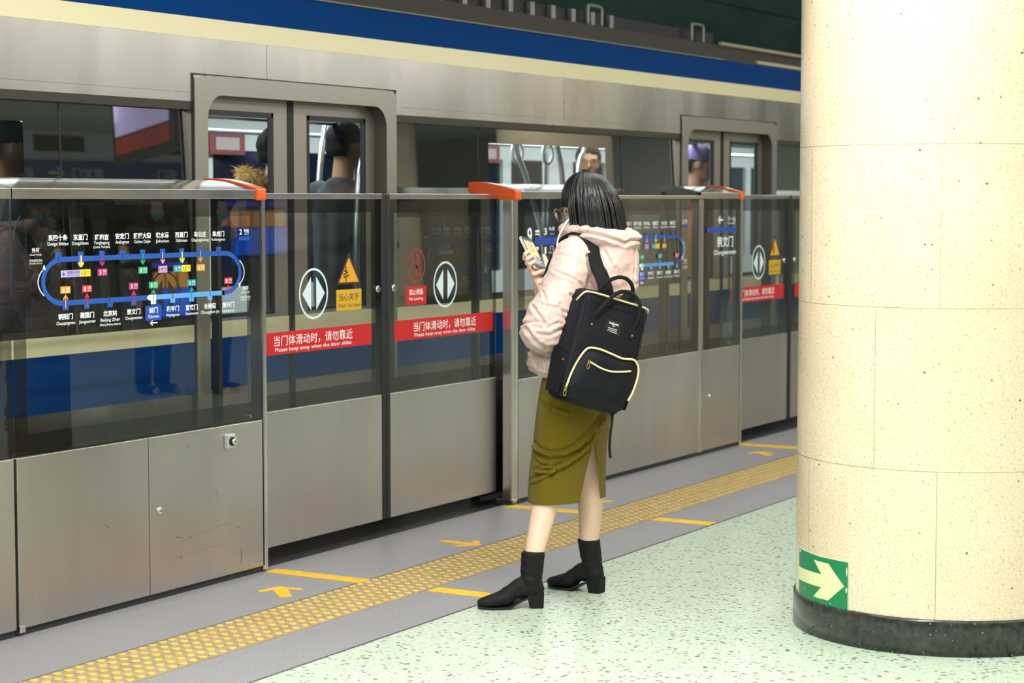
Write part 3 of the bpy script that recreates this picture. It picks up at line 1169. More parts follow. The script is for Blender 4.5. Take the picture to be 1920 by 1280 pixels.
# hanging display
hd = thing('hanging_display', 'hanging display with lavender screen and red band, mirrored in the train window', 'display', (15.2, -2.0, 2.42), R(124.8))
obj('housing', B(box, -1.15, 1.15, -.08, .08, 0, .74), M_BLACK, hd)
obj('screen', B(box, -1.02, 1.02, .08, .085, .27, .68), mat('display_lavender', sr(176, 166, 214), .4, emit=.9), hd)
obj('red_band', B(box, -1.02, 1.02, .08, .086, .08, .25), mat('display_red', sr(140, 40, 30), .4, emit=.3), hd)
obj('hanger', B(box, -.03, .03, -.03, .03, .74, .95), M_DARK, hd)
# lit advert on the far screen
ad = thing('advert_screen', 'lit blue advert with a row of orange tiles, mirrored in the near map panel', 'advert', (23.6, -8.29, .66))
obj('frame', B(box, -1.15, 1.15, -.02, .02, 0, .84), M_BLACK, ad)
obj('blue_field', B(box, -1.1, 1.1, .02, .024, .03, .42), mat('advert_blue', sr(30, 96, 226), .4, emit=2.6), ad)
obj('violet_strip', B(box, -1.1, 1.1, .02, .024, .75, .82), mat('advert_violet', sr(88, 76, 196), .4, emit=1.5), ad)
for k in range(8):
    obj('orange_tile', B(box, -1.08 + k * .272, -1.08 + k * .272 + .23, .02, .026, .44, .68), mat('advert_orange', sr(240, 164, 84), .4, emit=1.5), ad)

# ------------------------------------------------------------------ the train
TY = 5.40            # skin of the car
PITCHX, DC0 = 4.82, 7.415
DOORS = [DC0 - PITCHX, DC0, DC0 + PITCHX, DC0 + 2 * PITCHX]
TX0, TX1 = -1.5, 21.5
train = thing('subway_train', 'stainless subway train with cream and blue stripes standing behind the screen doors', 'train', (8, TY, 0))
TM = Matrix.Translation((-8, -TY, 0))


def tput(name, bm, m, parent=None, smooth=False, bevel=0):
    bm.transform(TM)
    return obj(name, bm, m, parent or train, smooth, bevel)


OW = .70             # half width of a door opening
FW = .772            # half width of its raised frame
# side skin between and above the doors (upper band), split in sheets with fine joints
bm = bmesh.new()
xs = [TX0]
joints = [2.0, 4.55, 7.16, 9.92, 12.1, 14.9, 17.2]
xs = [TX0] + joints + [TX1]
for a, b in zip(xs, xs[1:]):
    prism(bm, [(TY, 1.967), (TY, 2.2), (TY + .06, 2.2), (TY + .06, 1.967)], a + .0015, b - .0015)
tput('upper_side_panel', bm, M_TRAIN)
for nm, z0, z1, y0, y1, mm in (('cream_stripe', 2.2, 2.284, 0, .001, M_CREAM), ('blue_stripe', 2.284, 2.431, .001, .022, M_BLUE)):
    bm = bmesh.new()
    prism(bm, [(TY + y0 - .002, z0), (TY + y1 - .002, z1), (TY + y1 + .06, z1), (TY + y0 + .06, z0)], TX0, TX1)
    tput(nm, bm, mm)
bm = bmesh.new()
prism(bm, [(TY + .012, 2.430), (TY + .010, 2.437), (TY + .03, 2.44), (TY + .03, 2.430)], TX0, 12.15)
tput('gutter', bm, mat('gutter_trim', sr(150, 142, 128), .45, .6))
bm = bmesh.new()
prism(bm, [(TY + .02, 2.43), (TY + .20, 2.558), (TY + .5, 2.60), (TY + 2.2, 2.60), (TY + 2.55, 2.5), (TY + 2.6, 2.40), (TY + .05, 2.40)], TX0, TX1)
tput('roof', bm, M_BROWN)
# cables, clips and pipes along the roof edge
bm = bmesh.new()
box(bm, TX0, 13.2, 5.97, 6.11, 2.62, 2.70)
tput('cable_tray', bm, M_DARK)
for x in (9.05, 11.2, 12.75, 7.5):
    bm = bmesh.new()
    tube(bm, smooth_path([(x, 5.93, 2.61), (x, 5.93, 2.71), (x + .02, 5.93, 2.735), (x + .17, 5.93, 2.735), (x + .19, 5.93, 2.71), (x + .19, 5.93, 2.61)], 4), .012)
    tput('roof_handle', bm, mat('galvanised', (.45, .45, .42), .5, .7))
for k in range(9):
    bm = bmesh.new()
    box(bm, 9.45 + k * .26, 9.50 + k * .26, 5.94, 5.97, 2.62, 2.70)
    tput('tray_clip', bm, mat('galvanised', (.45, .45, .42), .5, .7))
for y, z, x0 in ((5.60, 2.570, 12.5), (5.44, 2.452, 12.75)):
    bm = bmesh.new()
    tube(bm, [(x0, y, z), (TX1, y, z)], .014, 8)
    tput('roof_pipe', bm, mat('pale_pipe', sr(196, 180, 152), .5))

segs = []
prev = TX0
for d in DOORS:
    segs.append((prev, d - FW))
    prev = d + FW
segs.append((prev, TX1))
m_band = mat('window_band_paint', sr(52, 46, 38), .5)
LEAN = .030
for a, b in segs:
    if b - a < .3:
        continue
    # band over the window
    bm = bmesh.new()
    prism(bm, [(TY + .002, 1.895), (TY + .001, 1.93), (TY + .05, 1.93), (TY + .05, 1.895)], a, b)
    tput('window_header', bm, m_band)
    tput('upper_side_panel', B(box, a, b, TY, TY + .06, 1.93, 1.968), M_TRAIN)
    # window: black glass sheet with a clear field, leaning inward like the body side
    c = (a + b) / 2
    wx0, wx1 = c - .69, c + .66
    if a < 0 or b > 20:
        wx0, wx1 = (b - 2.3, b - .95) if a < 0 else (a + .95, a + 2.3)
    bm = bmesh.new()
    X = [a, wx0, wx1, b]
    Z = [.985, 1.02, 1.815, 1.90]
    yz = lambda z: TY + .004 + LEAN * (z - .985) / .915
    V = [[bm.verts.new((x, yz(z), z)) for z in Z] for x in X]
    for i in range(3):
        for j in range(3):
            f = bm.faces.new((V[i][j], V[i + 1][j], V[i + 1][j + 1], V[i][j + 1]))
            f.material_index = 0 if (i == 1 and j == 1) else 1
    w = tput('window', bm, [M_TGLASS, M_TDARK])
    for x in (wx0 - .11, wx1 + .20):
        jb = bmesh.new()
        prism(jb, [(yz(.985) - .002, .985), (yz(1.9) - .002, 1.9), (yz(1.9) + .004, 1.9), (yz(.985) + .004, .985)], x - .0035, x + .0035)
        tput('window_joint', jb, M_BLACK)
    bm = bmesh.new()
    box(bm, a, b, TY + .008, TY + .05, .60 - 1.3, .985)
    tput('lower_side_panel', bm, M_TRAIN)
    for nm, z0, z1, mm in (('cream_stripe', .912, .985, M_CREAM), ('blue_stripe', .69, .912, M_BLUE)):
        bm = bmesh.new()
        box(bm, a, b, TY, TY + .02, z0, z1)
        tput(nm, bm, mm)


def rounded_opening(cx, hw, z0, z1, r, n=8):
    pts = [(cx - hw, z0)]
    for k in range(n + 1):
        t = k / n * math.pi / 2
        pts.append((cx - hw + r - r * math.cos(t), z1 - r + r * math.sin(t)))
    for k in range(n + 1):
        t = k / n * math.pi / 2
        pts.append((cx + hw - r + r * math.sin(t), z1 - r + r * math.cos(t)))
    pts.append((cx + hw, z0))
    return pts


ZS = -.05
for d in DOORS:
    inn = rounded_opening(d, OW - .015, ZS, 1.962, .10)
    n = len(inn)
    # outer outline point for each inner one
    out = []
    for x, z in inn:
        if z >= 1.962 - .1001:
            k = (x - d) / (OW - .015)
            if abs(k) > .84 and z < 1.955:
                out.append((d + math.copysign(FW, k), 1.962 - .1 + (z - (1.962 - .1)) * (2.043 - 1.862) / .1))
            else:
                out.append((d + k * FW, 2.043))
        else:
            out.append((d + math.copysign(FW, x - d), z))
    bm = bmesh.new()
    y0, y1 = TY - .012, TY + .075
    A_ = [bm.verts.new((x, y0, z)) for x, z in inn]
    O_ = [bm.verts.new((x, y0, z)) for x, z in out]
    Bk = [bm.verts.new((x * 1 + (0.010 if x < d else -.010) * 0, y1, z)) for x, z in inn]
    Ob = [bm.verts.new((x, y1, z)) for x, z in out]
    for i in range(n - 1):
        bm.faces.new((O_[i], O_[i + 1], A_[i + 1], A_[i]))
        f = bm.faces.new((A_[i], A_[i + 1], Bk[i + 1], Bk[i]))
        f.material_index = 1
        bm.faces.new((O_[i], Ob[i], Ob[i + 1], O_[i + 1]))
    fr = tput('door_frame', bm, [M_FRAME, mat('shaded_door_reveal', (.10, .09, .072), .5, .4)])  # the shadow inside the opening is put into the reveal's dark colour
    # fine dark gap round the frame
    bm = bmesh.new()
    box(bm, d - FW - .006, d + FW + .006, TY - .003, TY + .004, ZS, 2.050)
    for f in bm.faces:
        pass
    bm.free()
    bm = bmesh.new()
    for x0, x1, z0, z1 in ((d - FW - .006, d - FW, ZS, 2.049), (d + FW, d + FW + .006, ZS, 2.049), (d - FW, d + FW, 2.043, 2.049)):
        box(bm, x0, x1, TY - .006, TY + .004, z0, z1)
    tput('frame_gasket', bm, M_DARK, fr)
    for s_ in (-1, 1):
        # door leaf with window; an opening in a sheet
        x0, x1 = (d - OW - .03, d - .022) if s_ < 0 else (d + .022, d + OW + .03)
        wx0, wx1 = (d - .665, d - .130) if s_ < 0 else (d + .130, d + .607)
        yl = TY + .062
        bm = bmesh.new()
        for a, b, z0, z1 in ((x0, x1, 1.905, 1.99), (x0, x1, ZS, 1.0), (x0, wx0, 1.0, 1.905), (wx1, x1, 1.0, 1.905)):
            box(bm, a, b, yl, yl + .03, z0, z1)
        dl = tput('door', bm, M_TRAIN_DOOR)
        bm = bmesh.new()
        g_ = .016
        for a, b, z0, z1 in ((wx0, wx1, 1.905 - g_ * 1.3, 1.905), (wx0, wx1, 1.0, 1.0 + g_), (wx0, wx0 + g_, 1.0, 1.905), (wx1 - g_, wx1, 1.0, 1.905)):
            box(bm, a, b, yl - .003, yl + .02, z0, z1)
        tput('window_gasket', bm, M_DARK, dl)
        bm = bmesh.new()
        V = [bm.verts.new(p) for p in ((wx0, yl + .004, 1.0), (wx1, yl + .004, 1.0), (wx1, yl + .010, 1.905), (wx0, yl + .010, 1.905))]
        bm.faces.new(V)
        tput('door_window', bm, M_TGLASS, dl)
        for nm, z0, z1, mm in (('cream_stripe', .912, .985, M_CREAM), ('blue_stripe', .69, .912, M_BLUE)):
            tput(nm, B(box, x0, x1, yl - .002, yl + .01, z0, z1), mm, dl)
        # finger guard
        a, b = (d - .022, d - .001) if s_ < 0 else (d + .001, d + .022)
        tput('finger_guard', B(box, a, b, yl - .004, yl + .03, ZS, 1.975), M_BLACK, dl)

# inside of the car
m_iw = mat('car_interior_white', sr(222, 226, 222), .45)
m_if = mat('car_floor', sr(92, 96, 98), .6)
tput('car_floor', B(box, TX0, TX1, TY + .10, 8.05, -.08, .06), m_if)
bm = bmesh.new()
prism(bm, [(TY + .09, 2.10), (TY + .6, 2.16), (7.4, 2.16), (8.05, 2.02), (8.05, 2.3), (TY + .09, 2.3)], TX0, TX1)
tput('car_ceiling', bm, m_iw)
bm = bmesh.new()
box(bm, TX0, TX1, 8.0, 8.06, .06, .95)
box(bm, TX0, TX1, 8.0, 8.06, 1.83, 2.2)
fx = TX0
for d in DOORS + [99]:
    if d < 99:
        for a, b in ((d - .78, d - .62), (d + .62, d + .78), (d - .06, d + .06), (d + 1.45, d + 1.58), (d + 2.2, d + 2.62), (d - 1.6, d - 1.45)):
            box(bm, a, b, 8.0, 8.06, .95, 1.83)
tput('car_far_wall', bm, m_iw)
tput('car_far_glass', B(box, TX0, TX1, 8.03, 8.05, .95, 1.83), mat('far_night_glass', sr(14, 30, 52), .08))
bm = bmesh.new()
box(bm, TX0 - .05, TX0, TY + .1, 8.05, -.05, 2.2)
tput('car_end_wall', bm, m_iw)
bm = bmesh.new()
box(bm, TX1, TX1 + .05, TY + .1, 8.05, -.05, 2.2)
tput('car_end_wall', bm, m_iw)
for y in (6.25, 7.35):
    tput('ceiling_tube', B(box, TX0 + .2, TX1 - .2, y - .05, y + .05, 2.115, 2.14), mat('car_tube', (.95, 1, 1), .5, emit=7))
# adverts on the cove
m_ad = mat('car_poster', sr(150, 60, 62), .5)
m_ad2 = mat('car_poster_pale', sr(196, 180, 176), .5)
for x in (9.95, 11.4, 13.2, 8.6):
    bm = bmesh.new()
    box(bm, x, x + .36, 7.955, 7.97, 1.80, 1.95)
    box(bm, x + .06, x + .30, 7.952, 7.954, 1.83, 1.91, 1)
    tput('poster', bm, [m_ad, m_ad2])
# rails, poles and hand straps
M_POLE = mat('pole_steel', (.78, .80, .82), .2, .9)
for y in (6.05, 7.35):
    bm = bmesh.new()
    tube(bm, [(TX0 + .3, y, 1.915), (TX1 - .3, y, 1.915)], .014, 8)
    tput('hand_rail', bm, M_POLE)
for pts in ([(10.37, 6.0, 2.1), (10.42, 6.0, 1.83), (10.57, 6.0, 1.6), (10.68, 5.95, 1.2), (10.70, 5.9, .5)],
            [(10.97, 6.1, 2.12), (10.95, 6.1, 1.7), (10.93, 6.1, .06)],
            [(10.86, 6.0, 2.1), (10.93, 6.0, 1.86), (11.01, 6.0, 1.6), (11.04, 5.95, .6)],
            [(11.75, 6.2, 2.12), (11.67, 6.2, 1.85), (11.58, 6.2, 1.65), (11.52, 6.2, .6)],
            [(8.90, 6.3, 2.14), (8.88, 6.3, 1.94), (8.80, 6.3, 1.5), (8.75, 6.3, .06)],
            [(8.33, 5.68, 2.1), (8.335, 5.68, 1.9), (8.35, 5.68, 1.5), (8.36, 5.68, .5)],
            [(8.26, 5.62, 1.78), (8.20, 5.62, 1.6), (8.17, 5.62, 1.2), (8.2, 5.62, .6)],
            [(13.15, 6.0, 2.1), (13.16, 6.0, 1.6), (13.17, 6.0, .06)]):
    bm = bmesh.new()
    tube(bm, smooth_path(pts, 6), .017, 10)
    tput('pole', bm, M_POLE)
m_strap = mat('strap_plastic', (.82, .86, .86), .3)
for x in (10.52, 10.9, 7.42, 9.6, 12.3, 13.4, 6.4, 5.6):
    y = 6.05
    bm = bmesh.new()
    box(bm, x - .012, x + .012, y - .016, y + .016, 1.86, 1.935)
    tput('hand_strap', bm, m_strap)
    ring = [(x + .062 * math.cos(a), y, 1.80 + .062 * math.sin(a)) for a in [k / 24 * 6.28319 for k in range(24)]]
    bm = bmesh.new()
    tube(bm, ring, .011, 8, closed=True)
    tput('hand_ring', bm, m_strap)
# bench under the windows
m_seat = mat('bench_blue', sr(36, 84, 132), .5)
for a, b in ((3.5, 6.3), (8.4, 11.2), (13.2, 16.0)):
    bm = bmesh.new()
    box(bm, a, b, TY + .10, TY + .52, .42, .48)
    box(bm, a, b, TY + .10, TY + .14, .48, .92)
    tput('bench', bm, m_seat, None, False, .01)


# ------------------------------------------------------------------ organic shapes: union of ellipsoids and tapered limbs
_ico = {}


def ico(n=3):
    if n not in _ico:
        bm = bmesh.new()
        bmesh.ops.create_icosphere(bm, subdivisions=n, radius=1)
        _ico[n] = [v.co.copy() for v in bm.verts]
        bm.free()
    return _ico[n]


def hull(bm, balls):
    """convex hull of balls (centre, radius or 3 radii, rotation matrix or None)"""
    vs = []
    for b in balls:
        c, r_ = Vector(b[0]), b[1]
        rot = b[2] if len(b) > 2 else None
        for p in ico(3 if len(balls) == 1 else 2 + (len(balls) < 3)):
            q = Vector((p.x * r_, p.y * r_, p.z * r_)) if isinstance(r_, (int, float)) else Vector((p.x * r_[0], p.y * r_[1], p.z * r_[2]))
            if rot is not None:
                q = rot @ q
            vs.append(bm.verts.new(c + q))
    bmesh.ops.convex_hull(bm, input=vs, use_existing_faces=False)
    loose = [v for v in vs if v.is_valid and not v.link_faces]
    bmesh.ops.delete(bm, geom=loose, context='VERTS')


def blob(prims, voxel, smooth=6, factor=.5, keep_bm=False):
    bm = bmesh.new()
    for p in prims:
        b2 = bmesh.new()
        hull(b2, p)
        me = bpy.data.meshes.new('t')
        b2.to_mesh(me)
        b2.free()
        bm.from_mesh(me)
        bpy.data.meshes.remove(me)
    me = bpy.data.meshes.new('blob')
    bmesh.ops.recalc_face_normals(bm, faces=bm.faces[:])
    bm.to_mesh(me)
    bm.free()
    o = bpy.data.objects.new('blob', me)
    COL.objects.link(o)
    r_ = o.modifiers.new('r', 'REMESH')
    r_.mode = 'VOXEL'
    r_.voxel_size = voxel
    if smooth:
        s_ = o.modifiers.new('s', 'SMOOTH')
        s_.factor = factor
        s_.iterations = smooth
    out = baked(o)
    return out


def limb(*pts):
    """tapered chain: (p, r), (p, r) ... -> hulls"""
    return [[pts[i], pts[i + 1]] for i in range(len(pts) - 1)]


def rot_z(a):
    return Matrix.Rotation(a, 3, 'Z')


def shade_smooth(me):
    me.polygons.foreach_set('use_smooth', [True] * len(me.polygons))


def mesh_np(me):
    n = len(me.vertices)
    co = np.empty(n * 3)
    me.vertices.foreach_get('co', co)
    no = np.empty(n * 3)
    me.vertices.foreach_get('normal', no)
    return co.reshape(-1, 3), no.reshape(-1, 3)


def set_np(me, co):
    me.vertices.foreach_set('co', co.ravel())
    me.update()


def skin_mat(name, col):
    m = mat(name, col, .5)
    b = m.node_tree.nodes['Principled BSDF']
    b.inputs['Subsurface Weight'].default_value = .12
    b.inputs['Subsurface Radius'].default_value = (.01, .004, .002)
    return m


M_SKIN = skin_mat('skin', sr(222, 170, 142))
M_SKIN2 = skin_mat('skin_tan', sr(196, 142, 106))
M_HAIR = mat('black_hair', (.006, .005, .006), .36, 0, .4)
v = coords(M_HAIR, (95, 95, 6))
bump(M_HAIR, noise_t(M_HAIR, v, 1.0, 3), .5, .004)
M_HAIR2 = mat('cropped_hair', (.010, .009, .009), .75, 0, .25)
M_MASK = mat('mask_blue', sr(132, 186, 206), .7)


def cloth(name, col, rough=.75, bs=.25, scale=16):
    if name in _M:
        return _M[name]
    m = mat(name, col, rough, sheen=.15)
    v = coords(m)
    bump(m, noise_t(m, v, scale, 4), bs, .01)
    return m


def head_prims(c, h=.225, tilt=None):
    """skull, jaw, nose, ears, neck about centre c looking along +x"""
    c = Vector(c)
    s = h / .225
    P = [[(c + Vector((-.008, 0, .018)) * s, (.094 * s, .075 * s, .092 * s))],
         [(c + Vector((.02, 0, -.02)) * s, (.070 * s, .066 * s, .07 * s)), (c + Vector((.045, 0, -.085)) * s, (.034 * s, .036 * s, .026 * s))],
         [(c + Vector((.086, 0, .005)) * s, (.012 * s, .010 * s, .012 * s)), (c + Vector((.104, 0, -.028)) * s, (.013 * s, .015 * s, .011 * s))],
         [(c + Vector((.082, 0, -.062)) * s, (.012 * s, .022 * s, .010 * s))],
         [(c + Vector((.078, .030, .022)) * s, (.014 * s, .022 * s, .008 * s))], [(c + Vector((.078, -.030, .022)) * s, (.014 * s, .022 * s, .008 * s))]]
    for q in (-1, 1):
        P.append([(c + Vector((-.006, q * .077, -.004)) * s, (.020 * s, .009 * s, .031 * s))])
        P.append([(c + Vector((-.014, q * .083, -.002)) * s, (.013 * s, .006 * s, .024 * s))])
    return P


def passenger(x, y, rz, label, height, coat, hair_col=None, skin=None, fur=None, mask=False, glasses=False, z0=.06, hat=None, arms='down', trousers=None, longhair=False, name_group=None):
    t = thing('person', label, 'person', (x, y, z0), rz, name_group)
    k = height / 1.72
    skin = skin or M_SKIN2
    hz = 1.595 * k
    hc = Vector((.02, 0, hz))
    P = head_prims(hc, .225 * k)
    P += limb(((-.015, 0, 1.40 * k), .056 * k), ((.0, 0, 1.52 * k), .052 * k))
    P += [[((0, 0, 1.28 * k), (.09, .16, .12)), ((0, 0, 1.0 * k), (.085, .13, .1)), ((0, 0, .92 * k), (.095, .15, .1))]]
    A = []
    for q in (-1, 1):
        P += limb(((0, q * .09, .9 * k), .08), ((.01, q * .10, .5 * k), .055), ((-.01, q * .10, .1 * k), .04))
        P += limb(((-.02, q * .10, .035), .034), ((.15, q * .115, .03), .03))
        if arms == 'down':
            pts = [((0, q * .19, 1.36 * k), .05), ((-.02, q * .235, 1.08 * k), .042), ((.06, q * .225, .85 * k), .030)]
        else:
            pts = [((0, q * .19, 1.36 * k), .05), ((.02, q * .24, 1.08 * k), .042), ((.24, q * .12, 1.20 * k), .030)]
        A.append(pts)
        P += limb(*pts)
        a, b = Vector(pts[1][0]), Vector(pts[2][0])
        dv = (b - a).normalized()
        P += [[(b, .03), (b + dv * .075, (.030, .022, .034))]]
        P += limb((b + dv * .07, .018), (b + dv * .13 + Vector((0, 0, -.01)), .011))
        P += limb((b + dv * .02 + Vector((.03, 0, 0)), .012), (b + dv * .07 + Vector((.045, 0, 0)), .010))
    me = blob(P, .011, 3)
    shade_smooth(me)
    link_mesh('body', me, skin, t)
    J = [[((0, 0, 1.33 * k), (.125, .20, .10)), ((0, 0, 1.08 * k), (.135, .185, .10)), ((0, 0, .80 * k), (.145, .19, .08))]]
    J += [[((-.02, 0, 1.42 * k), (.082, .09, .035)), ((-.01, 0, 1.36 * k), (.10, .15, .04))]]
    for pts in A:
        e = Vector(pts[1][0]).lerp(Vector(pts[2][0]), .92)
        J += limb((pts[0][0], .078), (pts[1][0], .066), (e, .05))
    me = blob(J, .014, 4)
    co, no = mesh_np(me)
    w = np.array([noise.noise(Vector((p[0] * 9, p[1] * 9, p[2] * 14))) for p in co])
    set_np(me, co + no * (w * .008)[:, None])
    shade_smooth(me)
    link_mesh('coat', me, coat, t)
    T_ = []
    for q in (-1, 1):
        T_ += limb(((0, q * .09, .86 * k), .098), ((.01, q * .10, .5 * k), .075), ((-.01, q * .10, .10 * k), .066))
    me = blob(T_, .016, 3)
    shade_smooth(me)
    link_mesh('trousers', me, trousers or cloth('dark_trousers', (.02, .022, .03)), t)
    S_ = []
    for q in (-1, 1):
        S_ += [[((-.03, q * .10, .045), (.045, .042, .045)), ((.12, q * .115, .036), (.05, .042, .034))], [((-.01, q * .10, .10), .045), ((0, q * .10, .05), .045)]]
    me = blob(S_, .012, 2)
    co, no = mesh_np(me)
    co[:, 2] = np.maximum(co[:, 2], .001)
    set_np(me, co)
    shade_smooth(me)
    link_mesh('shoes', me, M_BLACK, t)
    H = [[(hc + Vector((-.016, 0, .034)) * k, (.101 * k, .085 * k, .095 * k))], [(hc + Vector((-.05, 0, -.01)) * k, (.06 * k, .078 * k, .06 * k))]]
    if longhair:
        H += [[(hc + Vector((-.03, 0, .0)), (.085, .092, .06)), (hc + Vector((-.045, 0, -.15)), (.06, .10, .05))]]
    me = blob(H, .010, 2)
    co, no = mesh_np(me)
    loc_ = co - np.array(hc)
    face = (loc_[:, 0] > .050 * k) & (loc_[:, 2] < .055 * k)
    if not longhair:
        face |= (loc_[:, 2] < .012 * k) & (loc_[:, 0] > -.055 * k)
        face |= loc_[:, 2] < -.050 * k
    co[face] -= no[face] * .05
    w = np.array([noise.noise(Vector((p[0] * 40, p[1] * 40, p[2] * 20))) for p in co])
    co += no * (w * .004)[:, None]
    set_np(me, co)
    shade_smooth(me)
    link_mesh('hair', me, hair_col or M_HAIR2, t)
    if mask:
        me = blob([[(hc + Vector((.060, 0, -.045)) * k, (.052 * k, .062 * k, .045 * k)), (hc + Vector((.055, 0, -.075)) * k, (.045 * k, .05 * k, .03 * k))]], .008, 2)
        shade_smooth(me)
        link_mesh('face_mask', me, M_MASK, t)
    if glasses:
        bm = bmesh.new()
        for q in (-1, 1):
            tube(bm, [(hc.x + .106, q * .034 + .026 * math.cos(a), hc.z + .006 + .019 * math.sin(a)) for a in [i / 16 * 6.28319 for i in range(16)]], .0025, 6, closed=True)
            tube(bm, [(hc.x + .104, q * .062, hc.z + .01), (hc.x, q * .087, hc.z + .006)], .002, 6)
        tube(bm, [(hc.x + .108, -.01, hc.z + .008), (hc.x + .108, .01, hc.z + .008)], .002, 6)
        obj('glasses', bm, M_DARK, t)
    if fur:
        rng = random.Random(3)
        me = blob([[((-.07, -.12, 1.42 * k), .075), ((-.13, 0, 1.40 * k), .085), ((-.07, .12, 1.42 * k), .075)], [((-.15, -.08, 1.30 * k), .07), ((-.15, .08, 1.30 * k), .07)]], .014, 3)
        shade_smooth(me)
        hd = link_mesh('hood', me, coat, t)
        bm = bmesh.new()
        ring = [Vector((-.075 + .085 * math.cos(a), .175 * math.sin(a), 1.475 * k + .03 * math.cos(a * 2))) for a in [R(60) + i / 44 * R(240) for i in range(45)]]
        for i in range(2600):
            p = rng.choice(ring) + Vector((rng.gauss(0, .012), rng.gauss(0, .012), rng.gauss(0, .012)))
            q = Vector((rng.gauss(0, 1), rng.gauss(0, 1), rng.gauss(.3, 1))).normalized()
            L_ = rng.uniform(.035, .065)
            s_ = q.orthogonal().normalized() * .0022
            v0, v1, v2 = bm.verts.new(p - s_), bm.verts.new(p + s_), bm.verts.new(p + q * L_ + Vector((0, 0, -.012)))
            bm.faces.new((v0, v1, v2))
        obj('fur_trim', bm, fur, hd)
    if hat:
        me = blob([[(hc + Vector((-.012, 0, .058)) * k, (.106 * k, .094 * k, .080 * k))]], .010, 2)
        shade_smooth(me)
        link_mesh('hat', me, hat, t)
    return t


m_coat_dark = cloth('navy_coat', (.022, .028, .042))
passenger(6.07, 5.93, R(-22), 'short-haired passenger in dark coat behind the train window at the left edge', 1.80, cloth('plaid_coat', sr(70, 72, 84)), skin=M_SKIN2)
passenger(8.03, 6.0, R(-38), 'passenger in brown coat with fur-trimmed hood behind the near left train door', 1.82, cloth('brown_coat', sr(84, 70, 60)), skin=M_SKIN, fur=mat('blond_fur', sr(206, 168, 98), .8))
passenger(8.66, 6.03, R(-12), 'passenger in dark jacket behind the near right train door window', 1.87, cloth('charcoal_jacket', sr(52, 56, 58)), skin=M_SKIN2, arms='up')
passenger(12.20, 6.45, R(-150), 'bespectacled passenger facing out through the train window above the woman', 1.84, m_coat_dark, skin=M_SKIN2, glasses=True)
passenger(13.10, 6.05, R(-60), 'passenger in orange coat and lavender hat behind the far train door', 1.84, cloth('orange_coat', sr(190, 88, 40)), skin=M_SKIN, hat=cloth('lavender_hat', sr(170, 150, 214)))

for x, y, a, lb, ct in ((12.07, -.42, 96, 'person in a blue mask mirrored in the near map panel, left of the pair', cloth('grey_parka', sr(60, 58, 62))), (12.35, -.02, 80, 'person in a blue mask mirrored in the near map panel, right of the pair', cloth('brown_parka', sr(74, 66, 58)))):
    passenger(x, y, R(a), lb, 1.56, ct, skin=M_SKIN, mask=True, z0=0, longhair=True, trousers=cloth('blue_jeans', sr(34, 48, 92)))

# ------------------------------------------------------------------ the woman with the phone
G0 = Vector((6.6016, 3.5655, 0))
WROT = R(-59.95)
woman = thing('person', 'woman in pale pink puffer jacket and olive corduroy skirt looking at a phone', 'person', G0, WROT)
WM = Matrix.Translation(G0) @ Matrix.Rotation(WROT, 4, 'Z')
# local axes: x right of the viewer, y away, z up
Fd = Vector((-.766, .643, 0))     # where her body faces
Ld = Vector((-.643, -.766, 0))    # her left
RB = Matrix(((Fd.x, Ld.x, 0), (Fd.y, Ld.y, 0), (0, 0, 1)))  # body axes: x forward, y left


def xf(prims, M3, off):
    off = Vector(off)
    out = []
    for p in prims:
        q = []
        for b in p:
            c = M3 @ Vector(b[0]) + off
            if isinstance(b[1], (int, float)):
                q.append((c, b[1]))
            else:
                q.append((c, b[1], (M3 @ b[2]) if len(b) > 2 else M3))
        out.append(q)
    return out


HC = Vector((.066, .006, 1.492))
RH = Matrix.Rotation(R(148), 3, 'Z') @ Matrix.Rotation(R(20), 3, 'Y')
Pb = xf(head_prims((0, 0, 0), .215), RH, HC)
Pb += [[((.078, -.006, 1.36), .052), ((.070, .002, 1.45), .050)]]
Pb += [[((.072, -.004, 1.27), (.085, .145, .10), RB), ((.045, 0, 1.05), (.09, .12, .10), RB), ((.025, 0, .86), (.10, .155, .11), RB)]]
Pb += limb(((-.015, -.055, .82), .088), ((-.078, -.088, .47), .0535), ((-.097, -.108, .37), .0500), ((-.138, -.154, .20), .0365), ((-.146, -.160, .13), .026))
Pb += limb(((.065, .055, .82), .088), ((.078, .085, .47), .0535), ((.083, .092, .37), .0500), ((.078, .130, .20), .0380), ((.084, .133, .13), .026))
# arms inside the sleeves
Pb += limb(((.012, -.125, 1.305), .045), ((-.105, -.195, 1.035), .038), ((-.055, .0, 1.125), .026))
Pb += limb(((.14, .115, 1.305), .045), ((.085, .185, 1.05), .038), ((-.10, -.008, 1.183), .024))
me_main = blob(Pb, .0075, 4)
# phone frame: e2 right, e1 up, en towards her face
PC = Vector((-.140, .012, 1.312))
e1 = Vector((-.057, .077, .116)).normalized()
e2 = Vector((.051, .065, -.018))
e2 = (e2 - e1 * e2.dot(e1)).normalized()
en = e2.cross(e1).normalized()
PHM = Matrix((e2, e1, en)).transposed()


def ph(a, b, c):
    return PC + PHM @ Vector((a, b, c))


